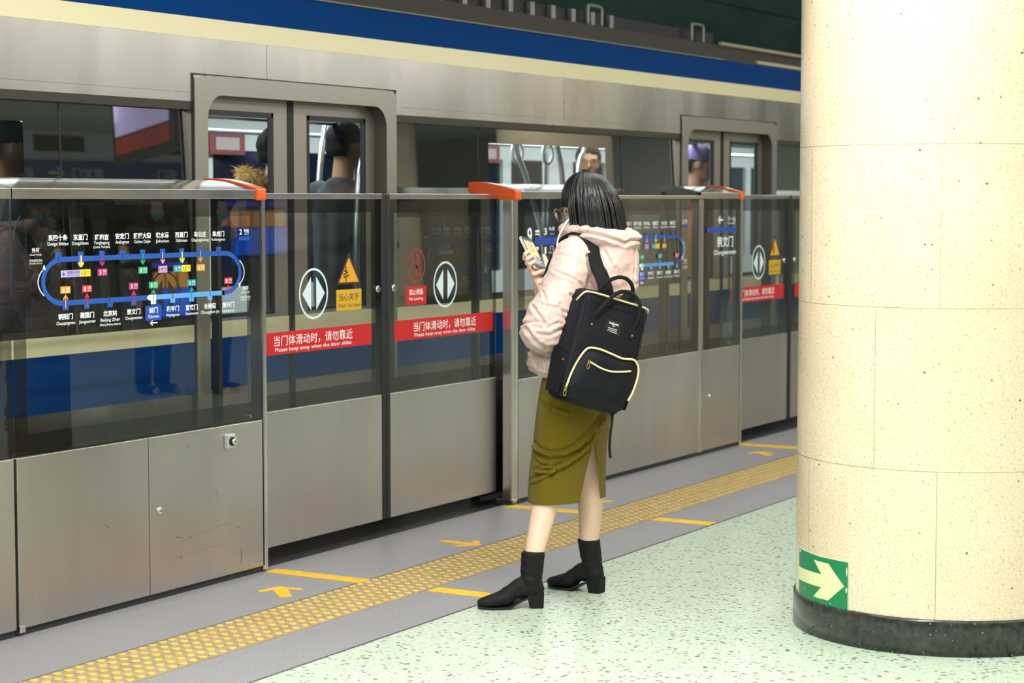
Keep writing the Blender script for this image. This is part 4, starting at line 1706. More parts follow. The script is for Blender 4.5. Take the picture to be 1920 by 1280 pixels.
Ph = [[(ph(.018, -.130, -.036), .022), (ph(.042, -.085, -.020), .0145), (ph(.0, -.092, -.030), .016), (ph(.030, -.040, -.024), .0115), (ph(-.022, -.050, -.025), .0115)]]
Ph += limb((ph(.02, -.13, -.036), .024), (ph(.035, -.175, -.045), .025))
for b0, b1, tip in ((-.022, -.012, -.004), (-.043, -.036, -.030), (-.063, -.060, -.055)):
    Ph += limb((ph(.0, b0 - .006, -.025), .0095), (ph(-.036, b1, -.022), .0090), (ph(-.050, b1 + .004, -.004), .0084), (ph(-.041, tip, .0125), .0075))
Ph += limb((ph(-.012, -.082, -.028), .0095), (ph(-.034, -.092, -.016), .0086), (ph(-.022, -.094, .006), .0080), (ph(.004, -.088, .014), .0070))
Ph += limb((ph(.042, -.088, -.016), .0165), (ph(.058, -.055, -.006), .0125), (ph(.066, -.024, .002), .0102), (ph(.063, .003, .006), .0078))
me_r = blob(Ph, .0032, 3)
# left hand closed round the right wrist, hidden behind her arm
lw = Vector((-.055, 0, 1.125))
Lh = [[(lw, .026), (lw + Vector((.025, .045, .022)), (.020, .034, .028))]]
for k in range(4):
    s_ = Vector((.010 - k * .004, .065 + .004 * (k % 2), .045 - k * .017))
    Lh += limb((lw + s_, .0088), (lw + s_ + Vector((-.012, .030, .004)), .0082), (lw + s_ + Vector((-.036, .034, .004)), .0074), (lw + s_ + Vector((-.048, .018, .002)), .0068))
Lh += limb((lw + Vector((.0, .02, .03)), .013), (lw + Vector((-.020, .035, .056)), .011), (lw + Vector((-.040, .046, .066)), .0085))
me_l = blob(Lh, .0035, 3)
bm = bmesh.new()
for me in (me_main, me_r, me_l):
    bm.from_mesh(me)
    bpy.data.meshes.remove(me)
M_PALE = skin_mat('pale_skin', sr(226, 190, 168))
body = obj('body', bm, M_PALE, woman, smooth=True)
# hair: a chin-long bob, one shell of fine strands
HA = R(148)
bm = bmesh.new()
NC, NRr = 260, 44
grid = []
rng = random.Random(5)
for i in range(NC):
    phi = -math.pi + 2 * math.pi * i / NC
    ap = abs(phi)
    sst = min(1, max(0, (ap - R(60)) / R(14)))
    sst = sst * sst * (3 - 2 * sst)
    strand = noise.noise(Vector((math.cos(phi) * 9, math.sin(phi) * 9, 1.7)))
    fine = noise.noise(Vector((math.cos(phi) * 42, math.sin(phi) * 42, 4.1)))
    ztip = (1.487 * (1 - sst) + sst * (1.392 + .012 * strand + .006 * fine))
    if ap > R(52):
        ztip += .028 * max(0, 1 - (ap - R(60)) / R(35)) * 0
    Rr = math.hypot(.114 * math.cos(phi), .106 * math.sin(phi)) * (1.0 if math.cos(phi) < 0 else (1 - .06 * math.cos(phi)))
    colv = []
    for j in range(NRr):
        t = j / (NRr - 1)
        if t < .55:
            s_ = t / .55
            r_ = Rr * math.sin(s_ * math.pi / 2) ** .92
            z = 1.497 + .126 * math.cos(s_ * math.pi / 2)
            k = 0
        else:
            k = (t - .55) / .45
            r_ = Rr * (1 + .05 * k * (1 if sst > .5 else -.2) - .06 * k * k * (sst < .5))
            z = 1.497 - k * (1.497 - ztip)
        rid = (strand * .0035 + fine * .0022) * min(1, t * 2.2) * (1 + k)
        wob = noise.noise(Vector((phi * 6, z * 14, 2.2))) * .002
        r_ += rid + wob
        cen = Vector((.072, .0, 0)) + Vector((math.cos(HA), math.sin(HA), 0)) * ((z - 1.52) * .16)
        d = Vector((math.cos(HA + phi), math.sin(HA + phi), 0))
        colv.append(bm.verts.new((cen.x + d.x * r_, cen.y + d.y * r_, z)))
    grid.append(colv)
for i in range(NC):
    A_, B_ = grid[i], grid[(i + 1) % NC]
    for j in range(NRr - 1):
        f = bm.faces.new((A_[j], A_[j + 1], B_[j + 1], B_[j]))
        f.smooth = True
bmesh.ops.remove_doubles(bm, verts=bm.verts[:], dist=.00005)
# loose strands over the tips
for q in range(90):
    phi = rng.choice([-1, 1]) * R(rng.uniform(70, 178))
    d = Vector((math.cos(HA + phi), math.sin(HA + phi), 0))
    Rr = math.hypot(.114 * math.cos(phi), .106 * math.sin(phi)) + rng.uniform(.001, .006)
    pts = []
    for z in (1.56, 1.50, 1.45, 1.41, 1.385 + rng.uniform(-.01, .012)):
        cen = Vector((.072, .0, 0)) + Vector((math.cos(HA), math.sin(HA), 0)) * ((z - 1.52) * .16)
        rr = Rr * (1 + .06 * max(0, (1.497 - z) / .105)) * (.78 if z > 1.55 else 1)
        pts.append(cen + d * rr + Vector((0, 0, z)))
    tube(bm, smooth_path(pts, 3), [.0016] * 10 + [.0012, .0008, .0005], 4)
hair = obj('hair', bm, M_HAIR, woman)
sol = hair.modifiers.new('thick', 'SOLIDIFY')
sol.thickness = .006
sol.offset = -1

# ---- jacket
CF = Matrix.Rotation(0, 3, 'Z')
J = [[((.070, 0, 1.22), (.135, .185, .13), RB), ((.045, .0, 1.03), (.165, .200, .11), RB)],
     [((.045, .0, 1.03), (.165, .200, .11), RB), ((.022, .003, .90), (.172, .205, .07), RB)],
     [((.075, -.005, 1.32), (.090, .165, .06), RB), ((.070, 0, 1.22), (.135, .185, .12), RB)],
     [((.078, -.006, 1.385), (.078, .080, .030), RB), ((.078, -.005, 1.33), (.09, .11, .05), RB)]]
J += limb(((.014, -.122, 1.300), .082), ((-.038, -.168, 1.165), .080), ((-.104, -.196, 1.040), .084))
J += limb(((-.104, -.196, 1.040), .084), ((-.085, -.10, 1.095), .066), ((-.060, -.015, 1.125), .046))
J += [[((-.122, -.19, 1.03), (.070, .075, .068))], [((-.085, -.19, 1.09), .083)]]
J += limb(((.138, .112, 1.300), .080), ((.085, .180, 1.055), .074), ((-.02, .078, 1.135), .058), ((-.092, .0, 1.178), .040))
J += [[((-.085, .006, 1.175), .044)]]
me = blob(J, .0052, 6)


def sculpt(me, creases, depth, width, ny_max=.25, sgn=-1):
    """press creases: polylines in the (x, z) of her frame, on the side turned to the platform"""
    co, no = mesh_np(me)
    acc = np.zeros(len(co))
    for k, pl in enumerate(creases):
        pl, dp, wd_ = (pl if isinstance(pl, tuple) else (pl, depth, width))
        best = np.full(len(co), 9.0)
        P = co[:, [0, 2]]
        for a, b in zip(pl, pl[1:]):
            a, b = np.array(a), np.array(b)
            ab = b - a
            t = np.clip(((P - a) @ ab) / (ab @ ab), 0, 1)
            dd = np.hypot(*(P - (a + t[:, None] * ab)).T)
            best = np.minimum(best, dd)
        acc += dp * np.exp(-(best / wd_) ** 2) - .45 * dp * np.exp(-((best - 2.1 * wd_) / (1.2 * wd_)) ** 2)
    facing = np.clip((ny_max - no[:, 1]) / .2, 0, 1)
    co += no * (sgn * acc * facing)[:, None]
    set_np(me, co)


def pxl(x, y, w):
    """point of the photo's pixel grid on the plane w behind her standing point, in her (x, z) frame"""
    s = (7.589 + w) / 3733
    return ((x - 1068) * s, 1.52 - ((y - 640) * math.cos(PITCH) + 3733 * math.sin(PITCH)) / 3733 * (7.589 + w) * .9975 / 1.0)


def pls(w, *pp):
    return [pxl(x, y, w) for x, y in pp]


cre = []
for q, dp, wd_ in ((((1098, 478), (1101, 510), (1096, 540), (1087, 575), (1078, 605)), .008, .007),
                   (((1036, 506), (1059, 514), (1083, 527), (1092, 545)), .004, .005),
                   (((1010, 566), (1040, 572), (1075, 592)), .0045, .005),
                   (((996, 571), (1010, 590), (1024, 609), (1040, 600)), .006, .006),
                   (((976, 604), (1000, 596), (1018, 600)), .005, .005),
                   (((984, 612), (1000, 634), (1020, 648), (1050, 642), (1078, 622)), .007, .007),
                   (((1045, 565), (1056, 590), (1062, 615)), .005, .006),
                   (((1066, 548), (1078, 562), (1082, 585)), .006, .006),
                   (((1005, 620), (1030, 622), (1060, 606)), .004, .006),
                   (((1042, 600), (1056, 606), (1074, 600)), .004, .005),
                   (((1015, 545), (1022, 562), (1016, 580)), .004, .005),
                   (((978, 652), (1000, 664), (1030, 668), (1060, 660)), .008, .007),
                   (((985, 690), (1005, 696), (1030, 706)), .004, .004),
                   (((1000, 668), (1004, 690)), .003, .006), (((1020, 670), (1022, 700)), .003, .006)):
    cre.append((pls(-.16, *q), dp, wd_))
sculpt(me, [(a, d * 1.35, w * .85) for a, d, w in cre], .006, .006)
co, no = mesh_np(me)
# soft down bulges and fine satin wrinkles
w1 = np.array([1 - abs(noise.noise(Vector((p[0] * 9 + p[2] * 5, p[1] * 9, p[2] * 15)))) for p in co])
w2 = np.array([1 - abs(noise.noise(Vector((p[0] * 26 + 3, p[1] * 26 + p[2] * 12, p[2] * 34)))) for p in co])
co += no * ((w1 - .75) * .008 + (w2 - .75) * .0055)[:, None]
# cut the hem flat
hem = .852 + (co[:, 0] + .1) * .02
low = co[:, 2] < hem
co[low, 2] = hem[low] + (co[low, 2] - hem[low]) * .05
set_np(me, co)
shade_smooth(me)
M_PINK = cloth('pink_satin', sr(207, 177, 168), .44, .45, 40)
jacket = link_mesh('jacket', me, M_PINK, woman)
# cuff of the phone arm
bm = bmesh.new()
tube(bm, [(-.088, .004, 1.178), (-.096, -.002, 1.182), (-.104, -.010, 1.186), (-.106, -.012, 1.187)], [.043, .0445, .0425, .036], 20)
obj('cuff', bm, M_PINK, jacket)

# ---- hood hanging behind the neck
Hh = [[((.165, -.085, 1.335), (.085, .095, .055), RB), ((.150, -.105, 1.22), (.075, .100, .075), RB)],
      [((.195, -.085, 1.30), .060), ((.190, -.10, 1.21), .060)], [((.165, -.12, 1.17), (.05, .06, .045))]]
rim = []
for k in range(15):
    th = R(-132 + 264 * k / 14)
    c = Vector((.100, -.035, 0)) + Vector((.766, -.643, 0)) * .142 * math.cos(th) + Ld * .096 * math.sin(th)
    rim.append((c + Vector((0, 0, 1.412 - .044 * (1 + math.cos(th)) / 2)), .031 + .006 * math.cos(th)))
for a, b in zip(rim, rim[1:]):
    Hh.append([a, b])
Hh += [[((-.004, -.02, 1.385), .024), ((-.030, .03, 1.372), .018), ((-.010, .02, 1.355), .025)]]
me = blob(Hh, .0055, 4)
cre = []
for q, dp, wd_ in ((((1072, 440), (1090, 434), (1120, 439), (1150, 449), (1166, 456), (1178, 450), (1197, 450)), .013, .0055),
                   (((1186, 462), (1186, 500), (1182, 535), (1172, 560)), .004, .004),
                   (((1150, 500), (1160, 525), (1166, 550)), .005, .006),
                   (((1128, 470), (1140, 490), (1146, 512)), .006, .006),
                   (((1172, 520), (1182, 535), (1190, 528)), .004, .005),
                   (((1084, 422), (1092, 428), (1112, 424)), .004, .004), (((1066, 436), (1080, 436), (1096, 429)), .005, .004),
                   (((1144, 548), (1156, 556), (1168, 552)), .005, .005)):
    cre.append((pls(-.13, *q), dp, wd_))
sculpt(me, cre, .006, .006, .35)
co, no = mesh_np(me)
w1 = np.array([1 - abs(noise.noise(Vector((p[0] * 14, p[1] * 14 + p[2] * 8, p[2] * 18 + 5)))) for p in co])
w2 = np.array([1 - abs(noise.noise(Vector((p[0] * 34 + 3, p[1] * 30 + p[2] * 12, p[2] * 34)))) for p in co])
co += no * ((w1 - .75) * .010 + (w2 - .75) * .003)[:, None]
set_np(me, co)
shade_smooth(me)
link_mesh('hood', me, M_PINK, woman)

# ---- skirt with a slit behind
rows = [(.885, .030, .0, .150, .105), (.83, .030, .0, .168, .118), (.74, .022, .0, .176, .120), (.66, .010, -.001, .178, .116), (.58, .001, -.003, .180, .112), (.50, -.006, -.004, .184, .111), (.43, -.011, -.005, .188, .112), (.388, -.012, -.005, .189, .112)]
NZ, NA = 150, 380
Z0, Z1 = .885, .386
ZS_ = .615
bm = bmesh.new()
uvl = bm.loops.layers.uv.new('uv')
G = []
for j in range(NZ + 1):
    z = Z0 + (Z1 - Z0) * j / NZ
    for a, b in zip(rows, rows[1:]):
        if b[0] <= z <= a[0]:
            t = (a[0] - z) / (a[0] - b[0])
            cu, cw, hl, hf = [a[k] + (b[k] - a[k]) * t for k in (1, 2, 3, 4)]
    open_ = max(0, (ZS_ - z) / (ZS_ - Z1))
    row = []
    for i in range(NA + 1):
        # from the back centre round by her right, front, left and back again
        a0 = R(180) + math.atan2(.034 * open_ ** .8, hf) * 1.0
        a1 = R(540) - math.atan2(.056 * open_ ** .8, hf) * 1.0
        # angles measured in body axes: 0 = front, +90 = her left
        th = -(a0 + (a1 - a0) * i / NA)
        c, s = math.cos(th), math.sin(th)
        x = cu + Fd.x * hf * c + Ld.x * hl * s
        y = cw + Fd.y * hf * c + Ld.y * hl * s
        drop = -.012 * open_ ** 2 * (1 if i > NA * .96 or i < NA * .05 else 0) * 0
        row.append(bm.verts.new((x, y, z + drop + .010 * (z - .88) * 0)))
    G.append(row)
for j in range(NZ):
    for i in range(NA):
        f = bm.faces.new((G[j][i], G[j + 1][i], G[j + 1][i + 1], G[j][i + 1]))
        f.smooth = True
        for l, (p, q) in zip(f.loops, ((i, j), (i, j + 1), (i + 1, j + 1), (i + 1, j))):
            l[uvl].uv = (p / NA, q / NZ)
me = bpy.data.meshes.new('skirt')
bmesh.ops.recalc_face_normals(bm, faces=bm.faces[:])
bm.to_mesh(me)
bm.free()
co, no = mesh_np(me)
cc = np.array((.005, -.003))
if ((co[:, :2] - cc) * no[:, :2]).sum() < 0:
    me.flip_normals()
    co, no = mesh_np(me)
fold = []
for q, dp, wd_ in ((((998, 834), (1010, 843), (1030, 848), (1055, 846), (1080, 834), (1105, 810), (1130, 782), (1142, 770)), .010, .0055),
                   (((1005, 880), (1030, 879), (1058, 866), (1085, 848), (1100, 834)), .009, .0055),
                   (((1012, 872), (1036, 872), (1050, 868)), .005, .004),
                   (((996, 900), (1015, 890), (1035, 878)), .006, .005),
                   (((1016, 742), (1030, 760), (1060, 770)), .006, .006),
                   (((1108, 832), (1118, 800), (1132, 775)), .006, .005),
                   (((1003, 850), (1012, 860), (1022, 862)), .005, .005)):
    fold.append((pls(-.10, *q), dp, wd_))
sculpt(me, [(a, d * 1.5, w) for a, d, w in fold], .006, .006, -.05, 1)
co, no = mesh_np(me)
w1 = np.array([noise.noise(Vector((p[0] * 7, p[1] * 7, p[2] * 5))) for p in co])
co += no * (w1 * .006)[:, None]
# hem line
hemm = np.abs(co[:, 2] - .418) < .004
set_np(me, co)
m = mat('olive_corduroy', sr(104, 90, 8), .8, 0, .2, sheen=.06)
N, L = nt(m)
tc = N.new('ShaderNodeTexCoord')
wv = N.new('ShaderNodeTexWave')
wv.wave_type = 'BANDS'
wv.bands_direction = 'X'
wv.inputs['Scale'].default_value = 62
wv.inputs['Distortion'].default_value = .25
L.new(tc.outputs['UV'], wv.inputs['Vector'])
setc(m, ramp(m, wv.outputs['Fac'], [(.1, sr(78, 64, 2)), (.7, sr(118, 102, 8))]))
bump(m, wv.outputs['Fac'], .5, .003)
skirt = link_mesh('skirt', me, m, woman)
sk = skirt.modifiers.new('thick', 'SOLIDIFY')
sk.thickness = .005
sk.offset = -1
shade_smooth(me)

# ---- ankle boots
M_SUEDE = mat('black_suede', (.006, .006, .0065), .7, 0, .25)
M_SOLE = mat('boot_sole', (.006, .006, .006), .5)


def boot(heel, ang, top):
    """heel: point under the back of the heel; ang: direction of the toe; top: centre of the shaft opening"""
    Rz = Matrix.Rotation(ang, 3, 'Z')
    inv_ = Rz.inverted()
    tp_ = inv_ @ (Vector(top) - Vector(heel))
    ank = Vector((.050, 0, .105))
    P = [[(tp_, (.046, .044, .012)), (tp_.lerp(ank, .5), (.043, .041, .03)), (ank, (.043, .037, .03))],
         [(ank, .039), (Vector((.042, 0, .070)), (.042, .034, .030))],
         [(Vector((.040, 0, .075)), (.038, .033, .034)), (Vector((.105, 0, .065)), (.036, .034, .028))],
         [(Vector((.085, 0, .085)), (.034, .031, .03)), (Vector((.150, 0, .042)), (.036, .040, .028))],
         [(Vector((.150, 0, .038)), (.04, .042, .03)), (Vector((.212, .004, .024)), (.042, .034, .021))]]
    me = blob(P, .005, 4)
    co, no = mesh_np(me)
    sole = np.interp(co[:, 0], [-.05, .04, .075, .135, .19, .26], [.052, .050, .040, .007, .006, .009])
    co[:, 2] = np.maximum(co[:, 2], sole)
    # slouch wrinkles at the ankle
    ww = np.array([noise.noise(Vector((p[0] * 20, p[1] * 20, p[2] * 62))) for p in co])
    band = np.exp(-((co[:, 2] - .115) / .04) ** 2)
    co += no * (ww * .0045 * band)[:, None]
    set_np(me, co)
    me.transform(Rz.to_4x4())
    shade_smooth(me)
    b = link_mesh('boot', me, M_SUEDE, woman, loc=Vector(heel))
    bm = bmesh.new()
    top_ = [(x, y, .064) for x, y in ((.003, -.025), (.003, .025), (.068, .027), (.068, -.027))]
    bot_ = [(x, y, 0) for x, y in ((.006, -.025), (.006, .025), (.055, .025), (.055, -.025))]
    A_ = [bm.verts.new(p) for p in top_]
    C_ = [bm.verts.new(p) for p in bot_]
    bm.faces.new(A_)
    bm.faces.new(C_[::-1])
    for i in range(4):
        bm.faces.new((A_[i], A_[(i + 1) % 4], C_[(i + 1) % 4], C_[i]))
    bm.transform(Rz.to_4x4())
    obj('heel', bm, M_SUEDE, b, bevel=.004)
    bm = bmesh.new()
    pts = []
    for x, hw in ((.06, .026), (.09, .029), (.13, .038), (.17, .041), (.21, .036), (.235, .026), (.25, .010)):
        z = float(np.interp(x, [.04, .075, .135, .19, .26], [.050, .040, .007, .006, .009]))
        pts.append((x, hw, z))
    A_ = [[bm.verts.new((x, s * hw, z + dz)) for s in (-1, 1) for dz in (-.0065, .002)] for x, hw, z in pts]
    for p, q in zip(A_, A_[1:]):
        for u_, v_ in ((0, 1), (1, 3), (3, 2), (2, 0)):
            bm.faces.new((p[u_], p[v_], q[v_], q[u_]))
    bm.faces.new((A_[0][0], A_[0][1], A_[0][3], A_[0][2]))
    bm.faces.new((A_[-1][0], A_[-1][1], A_[-1][3], A_[-1][2]))
    bm.transform(Rz.to_4x4())
    obj('sole', bm, M_SOLE, b)
    return b


boot((-.098, -.160, 0), math.atan2(-.022, -.245), (-.141, -.157, .205))
boot((.133, .101, 0), math.atan2(.149, -.220), (.077, .130, .205))

# ---- mask and glasses
Mk = xf([[(Vector((.062, 0, -.042)), (.044, .058, .040)), (Vector((.052, 0, -.080)), (.044, .048, .026))]], RH, HC)
me = blob(Mk, .005, 3)
co, no = mesh_np(me)
lz = (co - np.array(HC)) @ np.array(RH)[:, 2]
co += no * (np.sin(lz * 420) * .0012)[:, None]
set_np(me, co)
shade_smooth(me)
link_mesh('face_mask', me, M_MASK, woman)
bm = bmesh.new()
m_gold = mat('glasses_gold', sr(150, 116, 84), .25, .9)
h3 = lambda x, y, z: RH @ Vector((x, y, z)) + HC
for q in (-1, 1):
    tube(bm, [h3(.116 - .004 * abs(math.cos(a)), q * .036 + .028 * math.cos(a), .004 + .026 * math.sin(a)) for a in [i / 28 * 6.28319 for i in range(28)]], .0022, 6, closed=True)
    tube(bm, [h3(.112, q * .066, .012), h3(.06, q * .084, .014), h3(-.005, q * .086, .010)], .0016, 6)
tube(bm, [h3(.117, -.010, .008), h3(.119, 0, .011), h3(.117, .010, .008)], .0018, 6)
gl = obj('glasses', bm, m_gold, woman)
bm = bmesh.new()
for q in (-1, 1):
    bm.faces.new([bm.verts.new(h3(.1145 - .004 * abs(math.cos(a)), q * .036 + .027 * math.cos(a), .004 + .025 * math.sin(a))) for a in [i / 28 * 6.28319 for i in range(28)]])
obj('lens', bm, glass('lens_glass', (.9, .92, .92), .2), gl)

# ------------------------------------------------------------------ the phone in her hand
phone = thing('phone', 'phone in a pale case with bright orange picture held in the woman\'s hand', 'phone', WM @ PC, WROT)
PT = PHM.to_4x4()


def rrect(w, h, r, n=5):
    out = []
    for cx, cy, a0 in ((w - r, h - r, 0), (-w + r, h - r, 90), (-w + r, -h + r, 180), (w - r, -h + r, 270)):
        for k in range(n + 1):
            a = R(a0 + 90 * k / n)
            out.append((cx + r * math.cos(a), cy + r * math.sin(a)))
    return out


def plate(name, w, h, r, c0, c1, m, parent, off=(0, 0), bev=0):
    bm = bmesh.new()
    pr = [(x + off[0], y + off[1]) for x, y in rrect(w, h, r)]
    prism(bm, pr, c0, c1, axis='z')
    bm.transform(PT)
    return obj(name, bm, m, parent, bevel=bev)


plate('case', .0385, .077, .010, -.0055, .0040, mat('phone_case', sr(196, 188, 178), .4), phone, bev=.0015)
plate('bezel', .0365, .075, .008, .0035, .0046, M_BLACK, phone)
sc_ = plate('screen', .0335, .066, .003, .0040, .0049, mat('screen_glow', sr(70, 66, 64), .3, emit=.35), phone)
pic = plate('screen_image', .0300, .034, .001, .0045, .0052, mat('screen_picture', sr(246, 200, 120), .4, emit=.45), sc_, (0, .022))
bm = bmesh.new()
rng = random.Random(2)
for cx, cy, rx, ry, a in ((-.004, .036, .011, .010, .3), (.004, .020, .012, .007, -.5), (-.006, .008, .010, .005, .6), (.010, .030, .004, .012, .2)):
    pts = [(cx + rx * math.cos(t) * math.cos(a) - ry * math.sin(t) * math.sin(a), cy + rx * math.cos(t) * math.sin(a) + ry * math.sin(t) * math.cos(a)) for t in [k / 18 * 6.28319 for k in range(18)]]
    inn = [(cx + (x - cx) * .5, cy + (y - cy) * .45) for x, y in pts]
    for k in range(18):
        l = (k + 1) % 18
        bm.faces.new([bm.verts.new((x, y, .0054)) for x, y in (pts[k], pts[l], inn[l], inn[k])])
bm.transform(PT)
obj('screen_doodle', bm, mat('screen_orange', sr(206, 104, 40), .4, emit=.3), sc_)
bm = bmesh.new()
for k in range(5):
    for q in range(5 - k % 2):
        w_ = rng.uniform(.003, .0055)
        x, y = -.026 + q * .012, -.020 - k * .0085
        box(bm, x, x + w_ * 1.8, y, y + .0045, .0048, .0053)
bm.transform(PT)
obj('screen_text', bm, mat('screen_keys', sr(196, 190, 180), .4, emit=.5), sc_)

# ------------------------------------------------------------------ earphones
ear = thing('earphones', 'white earphone cable running from the woman\'s ear down to the phone', 'earphones', WM @ Vector((0, -.02, 1.3)), WROT)
eo = Matrix.Translation((0, .02, -1.3))
pts = smooth_path([(.020, -.060, 1.455), (-.012, -.080, 1.440), (-.032, -.105, 1.408), (-.047, -.115, 1.378), (-.0535, -.120, 1.34), (-.0550, -.118, 1.31), (-.064, -.110, 1.285), (-.085, -.085, 1.25), (-.108, -.06, 1.212), (-.118, -.04, 1.205), ph(.012, -.118, .018), ph(.004, -.100, .004)], 8)
bm = bmesh.new()
tube(bm, pts, .0032, 6)
bm.transform(eo)
obj('cable', bm, mat('white_cable', (.85, .85, .84), .4), ear)
bm = bmesh.new()
tube(bm, [ph(.006, -.104, .008), ph(.002, -.090, .001), ph(0, -.080, 0)], [.004, .004, .003], 8)
bm.transform(eo)
obj('plug', bm, mat('white_cable', (.85, .85, .84), .4), ear)
bm = bmesh.new()
tube(bm, [(.016, -.066, 1.462), (.026, -.056, 1.452)], [.005, .008], 10)
bm.transform(eo)
obj('earbud', bm, mat('white_cable', (.85, .85, .84), .4), ear)

# ------------------------------------------------------------------ the backpack
al, rho = R(25), R(16)
bn = Vector((math.sin(al), -math.cos(al), 0))
bex = Vector((math.cos(al), math.sin(al), 0))
bX = bex * math.cos(rho) - Vector((0, 0, 1)) * math.sin(rho)
bZ = Vector((0, 0, 1)) * math.cos(rho) + bex * math.sin(rho)
BC = Vector((.0738, -.2348, .9754)) + bX * .025 + bn * .002
BM3 = Matrix((bX, -bn, bZ)).transposed()
BT = Matrix.Translation(BC) @ BM3.to_4x4()
bag = thing('backpack', 'black boxy backpack with cream zips and two handles on the woman\'s back', 'backpack', G0, WROT)
M_NYL = mat('black_nylon', (.005, .006, .010), .6, 0, .2)
v = coords(M_NYL)
bump(M_NYL, noise_t(M_NYL, v, 420, 2), .25, .002)
M_WEB = mat('black_webbing', (.006, .006, .007), .8, 0, .25)
M_ZIP = mat('cream_zip', sr(226, 210, 160), .35, .15)
M_BRASS = mat('brass', sr(190, 160, 92), .3, .9)


def bput(name, bm, m, parent=None, smooth=False, bevel=0):
    bm.transform(BT)
    return obj(name, bm, m, parent or bag, smooth, bevel)


def rr2(hw, hd, r, n=6):
    return rrect(hw, hd, min(r, hw * .95, hd * .95), n)


secs = [(-.216, .105, .030, .03), (-.214, .122, .042, .035), (-.200, .137, .058, .035), (-.15, .146, .068, .032), (-.05, .147, .068, .030), (.05, .145, .065, .028), (.12, .143, .061, .026), (.17, .140, .055, .024), (.192, .134, .048, .022), (.201, .122, .038, .02), (.203, .10, .025, .02)]
bm = bmesh.new()
RG = []
for k in range(len(secs) - 1):
    for q in range(4 if k not in (0, 1, len(secs) - 2) else 2):
        n_ = 4 if k not in (0, 1, len(secs) - 2) else 2
        t = q / n_
        z, hw, hd, r_ = [secs[k][i] + (secs[k + 1][i] - secs[k][i]) * t for i in range(4)]
        RG.append((z, hw, hd, r_))
RG.append(secs[-1])
rings = []
for z, hw, hd, r_ in RG:
    loop = []
    pr = rr2(hw, hd, r_, 6)
    for (x0, y0), (x1, y1) in zip(pr, pr[1:] + pr[:1]):
        nsub = 6 if math.hypot(x1 - x0, y1 - y0) > .03 else 1
        for s_ in range(nsub):
            loop.append((x0 + (x1 - x0) * s_ / nsub, y0 + (y1 - y0) * s_ / nsub))
    vv = []
    for x, y in loop:
        w_ = noise.noise(Vector((x * 13, y * 13, z * 11 + 4))) * .005
        puff = .010 * math.cos(min(1, abs(x) / .15) * math.pi / 2) * math.cos(min(1, abs(z) / .22) * math.pi / 2) if y < -hd * .8 else 0
        vv.append(bm.verts.new((x * (1 + w_), y - puff + w_, z)))
    rings.append(vv)
nn = min(len(r_) for r_ in rings)
for A_, B_ in zip(rings, rings[1:]):
    for i in range(nn):
        f = bm.faces.new((A_[i], A_[(i + 1) % nn], B_[(i + 1) % nn], B_[i]))
        f.smooth = True
bm.faces.new(rings[0][::-1])
bm.faces.new(rings[-1])
main = bput('main_compartment', bm, M_NYL)


def front_y(x, z):
    for a, b in zip(secs, secs[1:]):
        if a[0] <= z <= b[0]:
            hd = a[2] + (b[2] - a[2]) * (z - a[0]) / (b[0] - a[0])
            break
    else:
        hd = .04
    puff = .010 * math.cos(min(1, abs(x) / .15) * math.pi / 2) * math.cos(min(1, abs(z) / .22) * math.pi / 2)
    return -hd - puff


# bulging front pocket
arch = [(-.131, -.172), (-.128, -.126), (-.117, -.073), (-.100, -.028), (-.082, -.007), (-.043, -.001), (.004, -.005), (.062, -.011), (.106, -.004), (.127, -.012), (.142, -.033), (.147, -.072), (.142, -.12), (.132, -.156)]
arch_s = [(p.x, p.y) for p in smooth_path([(x, z, 0) for x, z in arch], 5)]
bottom = [(.128, -.195), (.10, -.211), (0, -.214), (-.10, -.211), (-.126, -.195)]
outl = arch_s + bottom
cxp, czp = .006, -.11
bm = bmesh.new()
NRr = 12
rg = []
for k in range(NRr + 1):
    s_ = k / NRr
    h_ = .024 * (1 - s_ ** 5)
    vv = []
    for x, z in outl:
        X_, Z_ = cxp + (x - cxp) * s_ * 1.015, czp + (z - czp) * s_ * 1.01
        wv_ = noise.noise(Vector((X_ * 14, Z_ * 14, 9))) * .006 * (1 - s_)
        vv.append(bm.verts.new((X_, max(front_y(X_, max(Z_, -.2)), -.085) + .004 - h_ - wv_ + (.010 * s_ if Z_ < -.19 else 0), Z_)))
    rg.append(vv)
for A_, B_ in zip(rg, rg[1:]):
    for i in range(len(outl)):
        f = bm.faces.new((A_[i], A_[(i + 1) % len(outl)], B_[(i + 1) % len(outl)], B_[i]))
        f.smooth = True
bmesh.ops.remove_doubles(bm, verts=bm.verts[:], dist=.0002)
pocket = bput('front_pocket', bm, M_NYL)


def py(x, z):
    s_ = 0
    for a, b in zip(outl, outl[1:] + outl[:1]):
        pass
    # rough radial position inside the outline
    d = math.atan2(z - czp, x - cxp)
    best = min(outl, key=lambda p: abs(math.atan2(p[1] - czp, p[0] - cxp) - d))
    s_ = min(1, math.hypot(x - cxp, z - czp) / math.hypot(best[0] - cxp, best[1] - czp))
    return front_y(x, max(z, -.2)) + .004 - .024 * (1 - s_ ** 5)


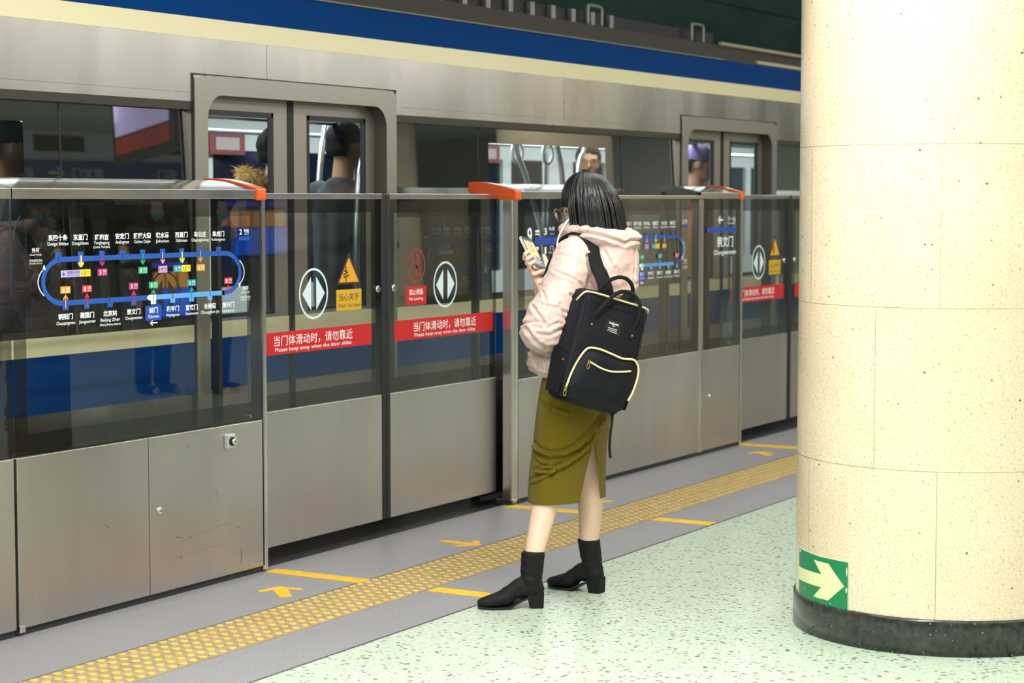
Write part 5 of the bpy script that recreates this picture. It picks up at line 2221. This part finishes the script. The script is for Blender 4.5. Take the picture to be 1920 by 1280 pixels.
bm = bmesh.new()
tube(bm, [(x * .985, front_y(x, max(z, -.2)) - .010, z * .985 - .001) for x, z in arch_s], .0040, 8)
bput('pocket_zip', bm, M_ZIP, pocket)
bm = bmesh.new()
hz = smooth_path([(x, py(x, z) - .002, z) for x, z in ((-.075, -.055), (-.058, -.059), (-.019, -.068), (.022, -.069), (.065, -.060), (.105, -.048))], 5)
tube(bm, hz, .0034, 8)
bput('inner_zip', bm, M_ZIP, pocket)
for (x, z), yy in (((-.131, -.170), front_y(-.131, -.17) - .013), ((-.074, -.056), py(-.074, -.056) - .004)):
    bm = bmesh.new()
    box(bm, x - .005, x + .005, yy - .003, yy + .003, z - .006, z + .006)
    tube(bm, [(x + .005 * math.cos(a), yy - .004, z - .017 + .011 * math.sin(a)) for a in [k / 14 * 6.28319 for k in range(14)]], .0016, 6, closed=True)
    bput('zip_pull', bm, M_BRASS, pocket)
# zip of the wide mouth
bm = bmesh.new()
zt_ = [(-.152, -.030, .150), (-.148, -.050, .172), (-.136, -.058, .187), (-.10, -.061, .1915), (-.03, -.0625, .1915), (.05, -.062, .191), (.10, -.061, .191), (.132, -.052, .187), (.1385, -.036, .176)]
tube(bm, smooth_path(zt_, 5), .0034, 8)
bput('mouth_zip', bm, M_ZIP)
# seams piped along the front edges
for s_ in (-1, 1):
    bm = bmesh.new()
    tube(bm, smooth_path([(s_ * (.128), front_y(.128, z) - .0005, z) for z in (-.19, -.10, 0, .08, .14, .178)], 4), .0026, 6)
    bput('seam', bm, M_WEB)
bm = bmesh.new()
tube(bm, smooth_path([(x, front_y(x, .158) - .001, .158) for x in (-.128, -.06, 0, .06, .128)], 4), .002, 6)
bput('seam', bm, M_WEB)
# woven patch with small lettering
bm = bmesh.new()
px_, pz_ = -.002, .090
y_ = front_y(0, .09) - .0025
box(bm, px_ - .034, px_ + .034, y_, y_ + .004, pz_ - .026, pz_ + .024)
patch = bput('logo_patch', bm, mat('patch_black', (.006, .006, .008), .5), None, False, .001)
pr = Print(y_ - .0006)
m_th = mat('patch_thread', (.75, .76, .78), .6)
pr.text('hotSpring', px_, pz_ + .008, .0115, m_th, .040, 0, .02)
pr.band([(px_ - .006, pz_ + .003), (px_ + .006, pz_ + .003)], .0016, m_th)
for k, w_ in ((0, .040), (1, .038), (2, .044)):
    for q in range(8):
        x0 = px_ - w_ / 2 + w_ * q / 8
        pr.band([(x0, pz_ - .007 - k * .0062), (x0 + w_ / 8 - .0012 * (1 + q % 2), pz_ - .007 - k * .0062)], .0024, m_th)
o = pr.done('patch_lettering', patch)
o.data.transform(BT)
# handles with their riveted tabs
for sx in (-.089, .083):
    bm = bmesh.new()
    yy = front_y(sx, .09)
    box(bm, sx - .014, sx + .014, yy - .004, yy + .006, .062, .118)
    tab = bput('handle_tab', bm, M_WEB, None, False, .002)
    for z in (.101, .078):
        bm = bmesh.new()
        lathe(bm, [(.0042, 0), (.0042, .0022), (.002, .0034)], seg=12)
        bm.transform(Matrix.Translation((sx, yy - .004, z)) @ Matrix.Rotation(R(90), 4, 'X'))
        bput('rivet', bm, M_BRASS, tab)
bm = bmesh.new()
hp = [(-.089, -.071, .10), (-.080, -.086, .135), (-.062, -.090, .168), (-.040, -.088, .198), (-.010, -.084, .221), (.028, -.082, .226), (.058, -.084, .213), (.076, -.088, .190), (.083, -.086, .150), (.083, -.071, .10)]
tube(bm, smooth_path(hp, 6), .0075, 10, flat=.75, up=(0, -1, 0))
bput('handle', bm, M_WEB)
bm = bmesh.new()
hp = [(-.074, -.020, .17), (-.070, -.035, .215), (-.054, -.048, .248), (-.024, -.055, .270), (.010, -.055, .274), (.042, -.050, .258), (.062, -.036, .228), (.068, -.020, .17)]
tube(bm, smooth_path(hp, 6), .0075, 10, flat=.75, up=(0, -1, 0))
bput('handle', bm, M_WEB)
# side pockets and red tab
for s_ in (-1, 1):
    bm = bmesh.new()
    xs_ = s_ * .148
    A_ = [(-.052, -.19), (.052, -.19), (.056, -.06), (.048, -.028), (-.048, -.050), (-.056, -.09)]
    vs0 = [bm.verts.new((xs_ - s_ * .006, y, z)) for y, z in A_]
    vs1 = [bm.verts.new((xs_ + s_ * (.006 if z > -.18 else -.004), y, z)) for y, z in A_]
    bm.faces.new(vs0)
    bm.faces.new(vs1[::-1])
    for i in range(len(A_)):
        j = (i + 1) % len(A_)
        bm.faces.new((vs0[i], vs0[j], vs1[j], vs1[i]))
    bput('side_pocket', bm, M_NYL, None, False, .003)
bm = bmesh.new()
box(bm, -.161, -.157, -.060, -.052, -.074, -.068)
bput('side_tab', bm, mat('tab_red', sr(200, 60, 60), .5))
# shoulder straps lie on the jacket
from mathutils.bvhtree import BVHTree
bmj = bmesh.new()
bmj.from_mesh(jacket.data)
bvh = BVHTree.FromBMesh(bmj)


def on_jacket(pts, lift, keep_last=2):
    P = smooth_path(pts, 7)
    out, ups = [], []
    for i, p in enumerate(P):
        hit, n, _, dist = bvh.find_nearest(p)
        w_ = 1.0
        k = i / (len(P) - 1)
        if k > .70:
            w_ = max(0, 1 - (k - .70) / .22)
        q = hit + n * lift
        if (p - hit).dot(n) > lift:
            w_ *= .6
        out.append(p.lerp(q, w_))
        ups.append(n.lerp(Vector((.25, -.95, .2)), min(1, max(0, (k - .45) / .3))).normalized())
    for _ in range(4):
        out = [out[0]] + [(out[i - 1] + out[i] * 2 + out[i + 1]) / 4 for i in range(1, len(out) - 1)] + [out[-1]]
        ups = [ups[0]] + [((ups[i - 1] + ups[i] * 2 + ups[i + 1]) / 4).normalized() for i in range(1, len(ups) - 1)] + [ups[-1]]
    return out, ups


def strap(pts, lift=.008):
    P, U = on_jacket(pts, lift)
    bm = bmesh.new()
    tube(bm, P, .0275, 14, up=U, flat=.22)
    return obj('shoulder_strap', bm, M_WEB, bag)


strap([(-.065, -.02, 1.22), (-.060, -.045, 1.29), (-.042, -.070, 1.345), (-.010, -.090, 1.385), (.030, -.112, 1.395), (.070, -.155, 1.345), (.098, -.190, 1.28), (.118, -.210, 1.225), (.128, -.210, 1.165)])
strap([(.03, .17, 1.20), (.05, .17, 1.30), (.09, .13, 1.385), (.13, .07, 1.39), (.175, -.02, 1.34), (.205, -.11, 1.25), (.212, -.165, 1.17), (.212, -.170, 1.12)])
bmj.free()
# loose strap end below
bm = bmesh.new()
tube(bm, smooth_path([(.138, -.225, .790), (.144, -.245, .752), (.147, -.25, .715), (.140, -.252, .66), (.138, -.25, .61), (.141, -.25, .572)], 5), [.0085] * 9 + [.0055] * 17, 8, up=(.2, -1, 0), flat=.3)
obj('strap_end', bm, M_WEB, bag)
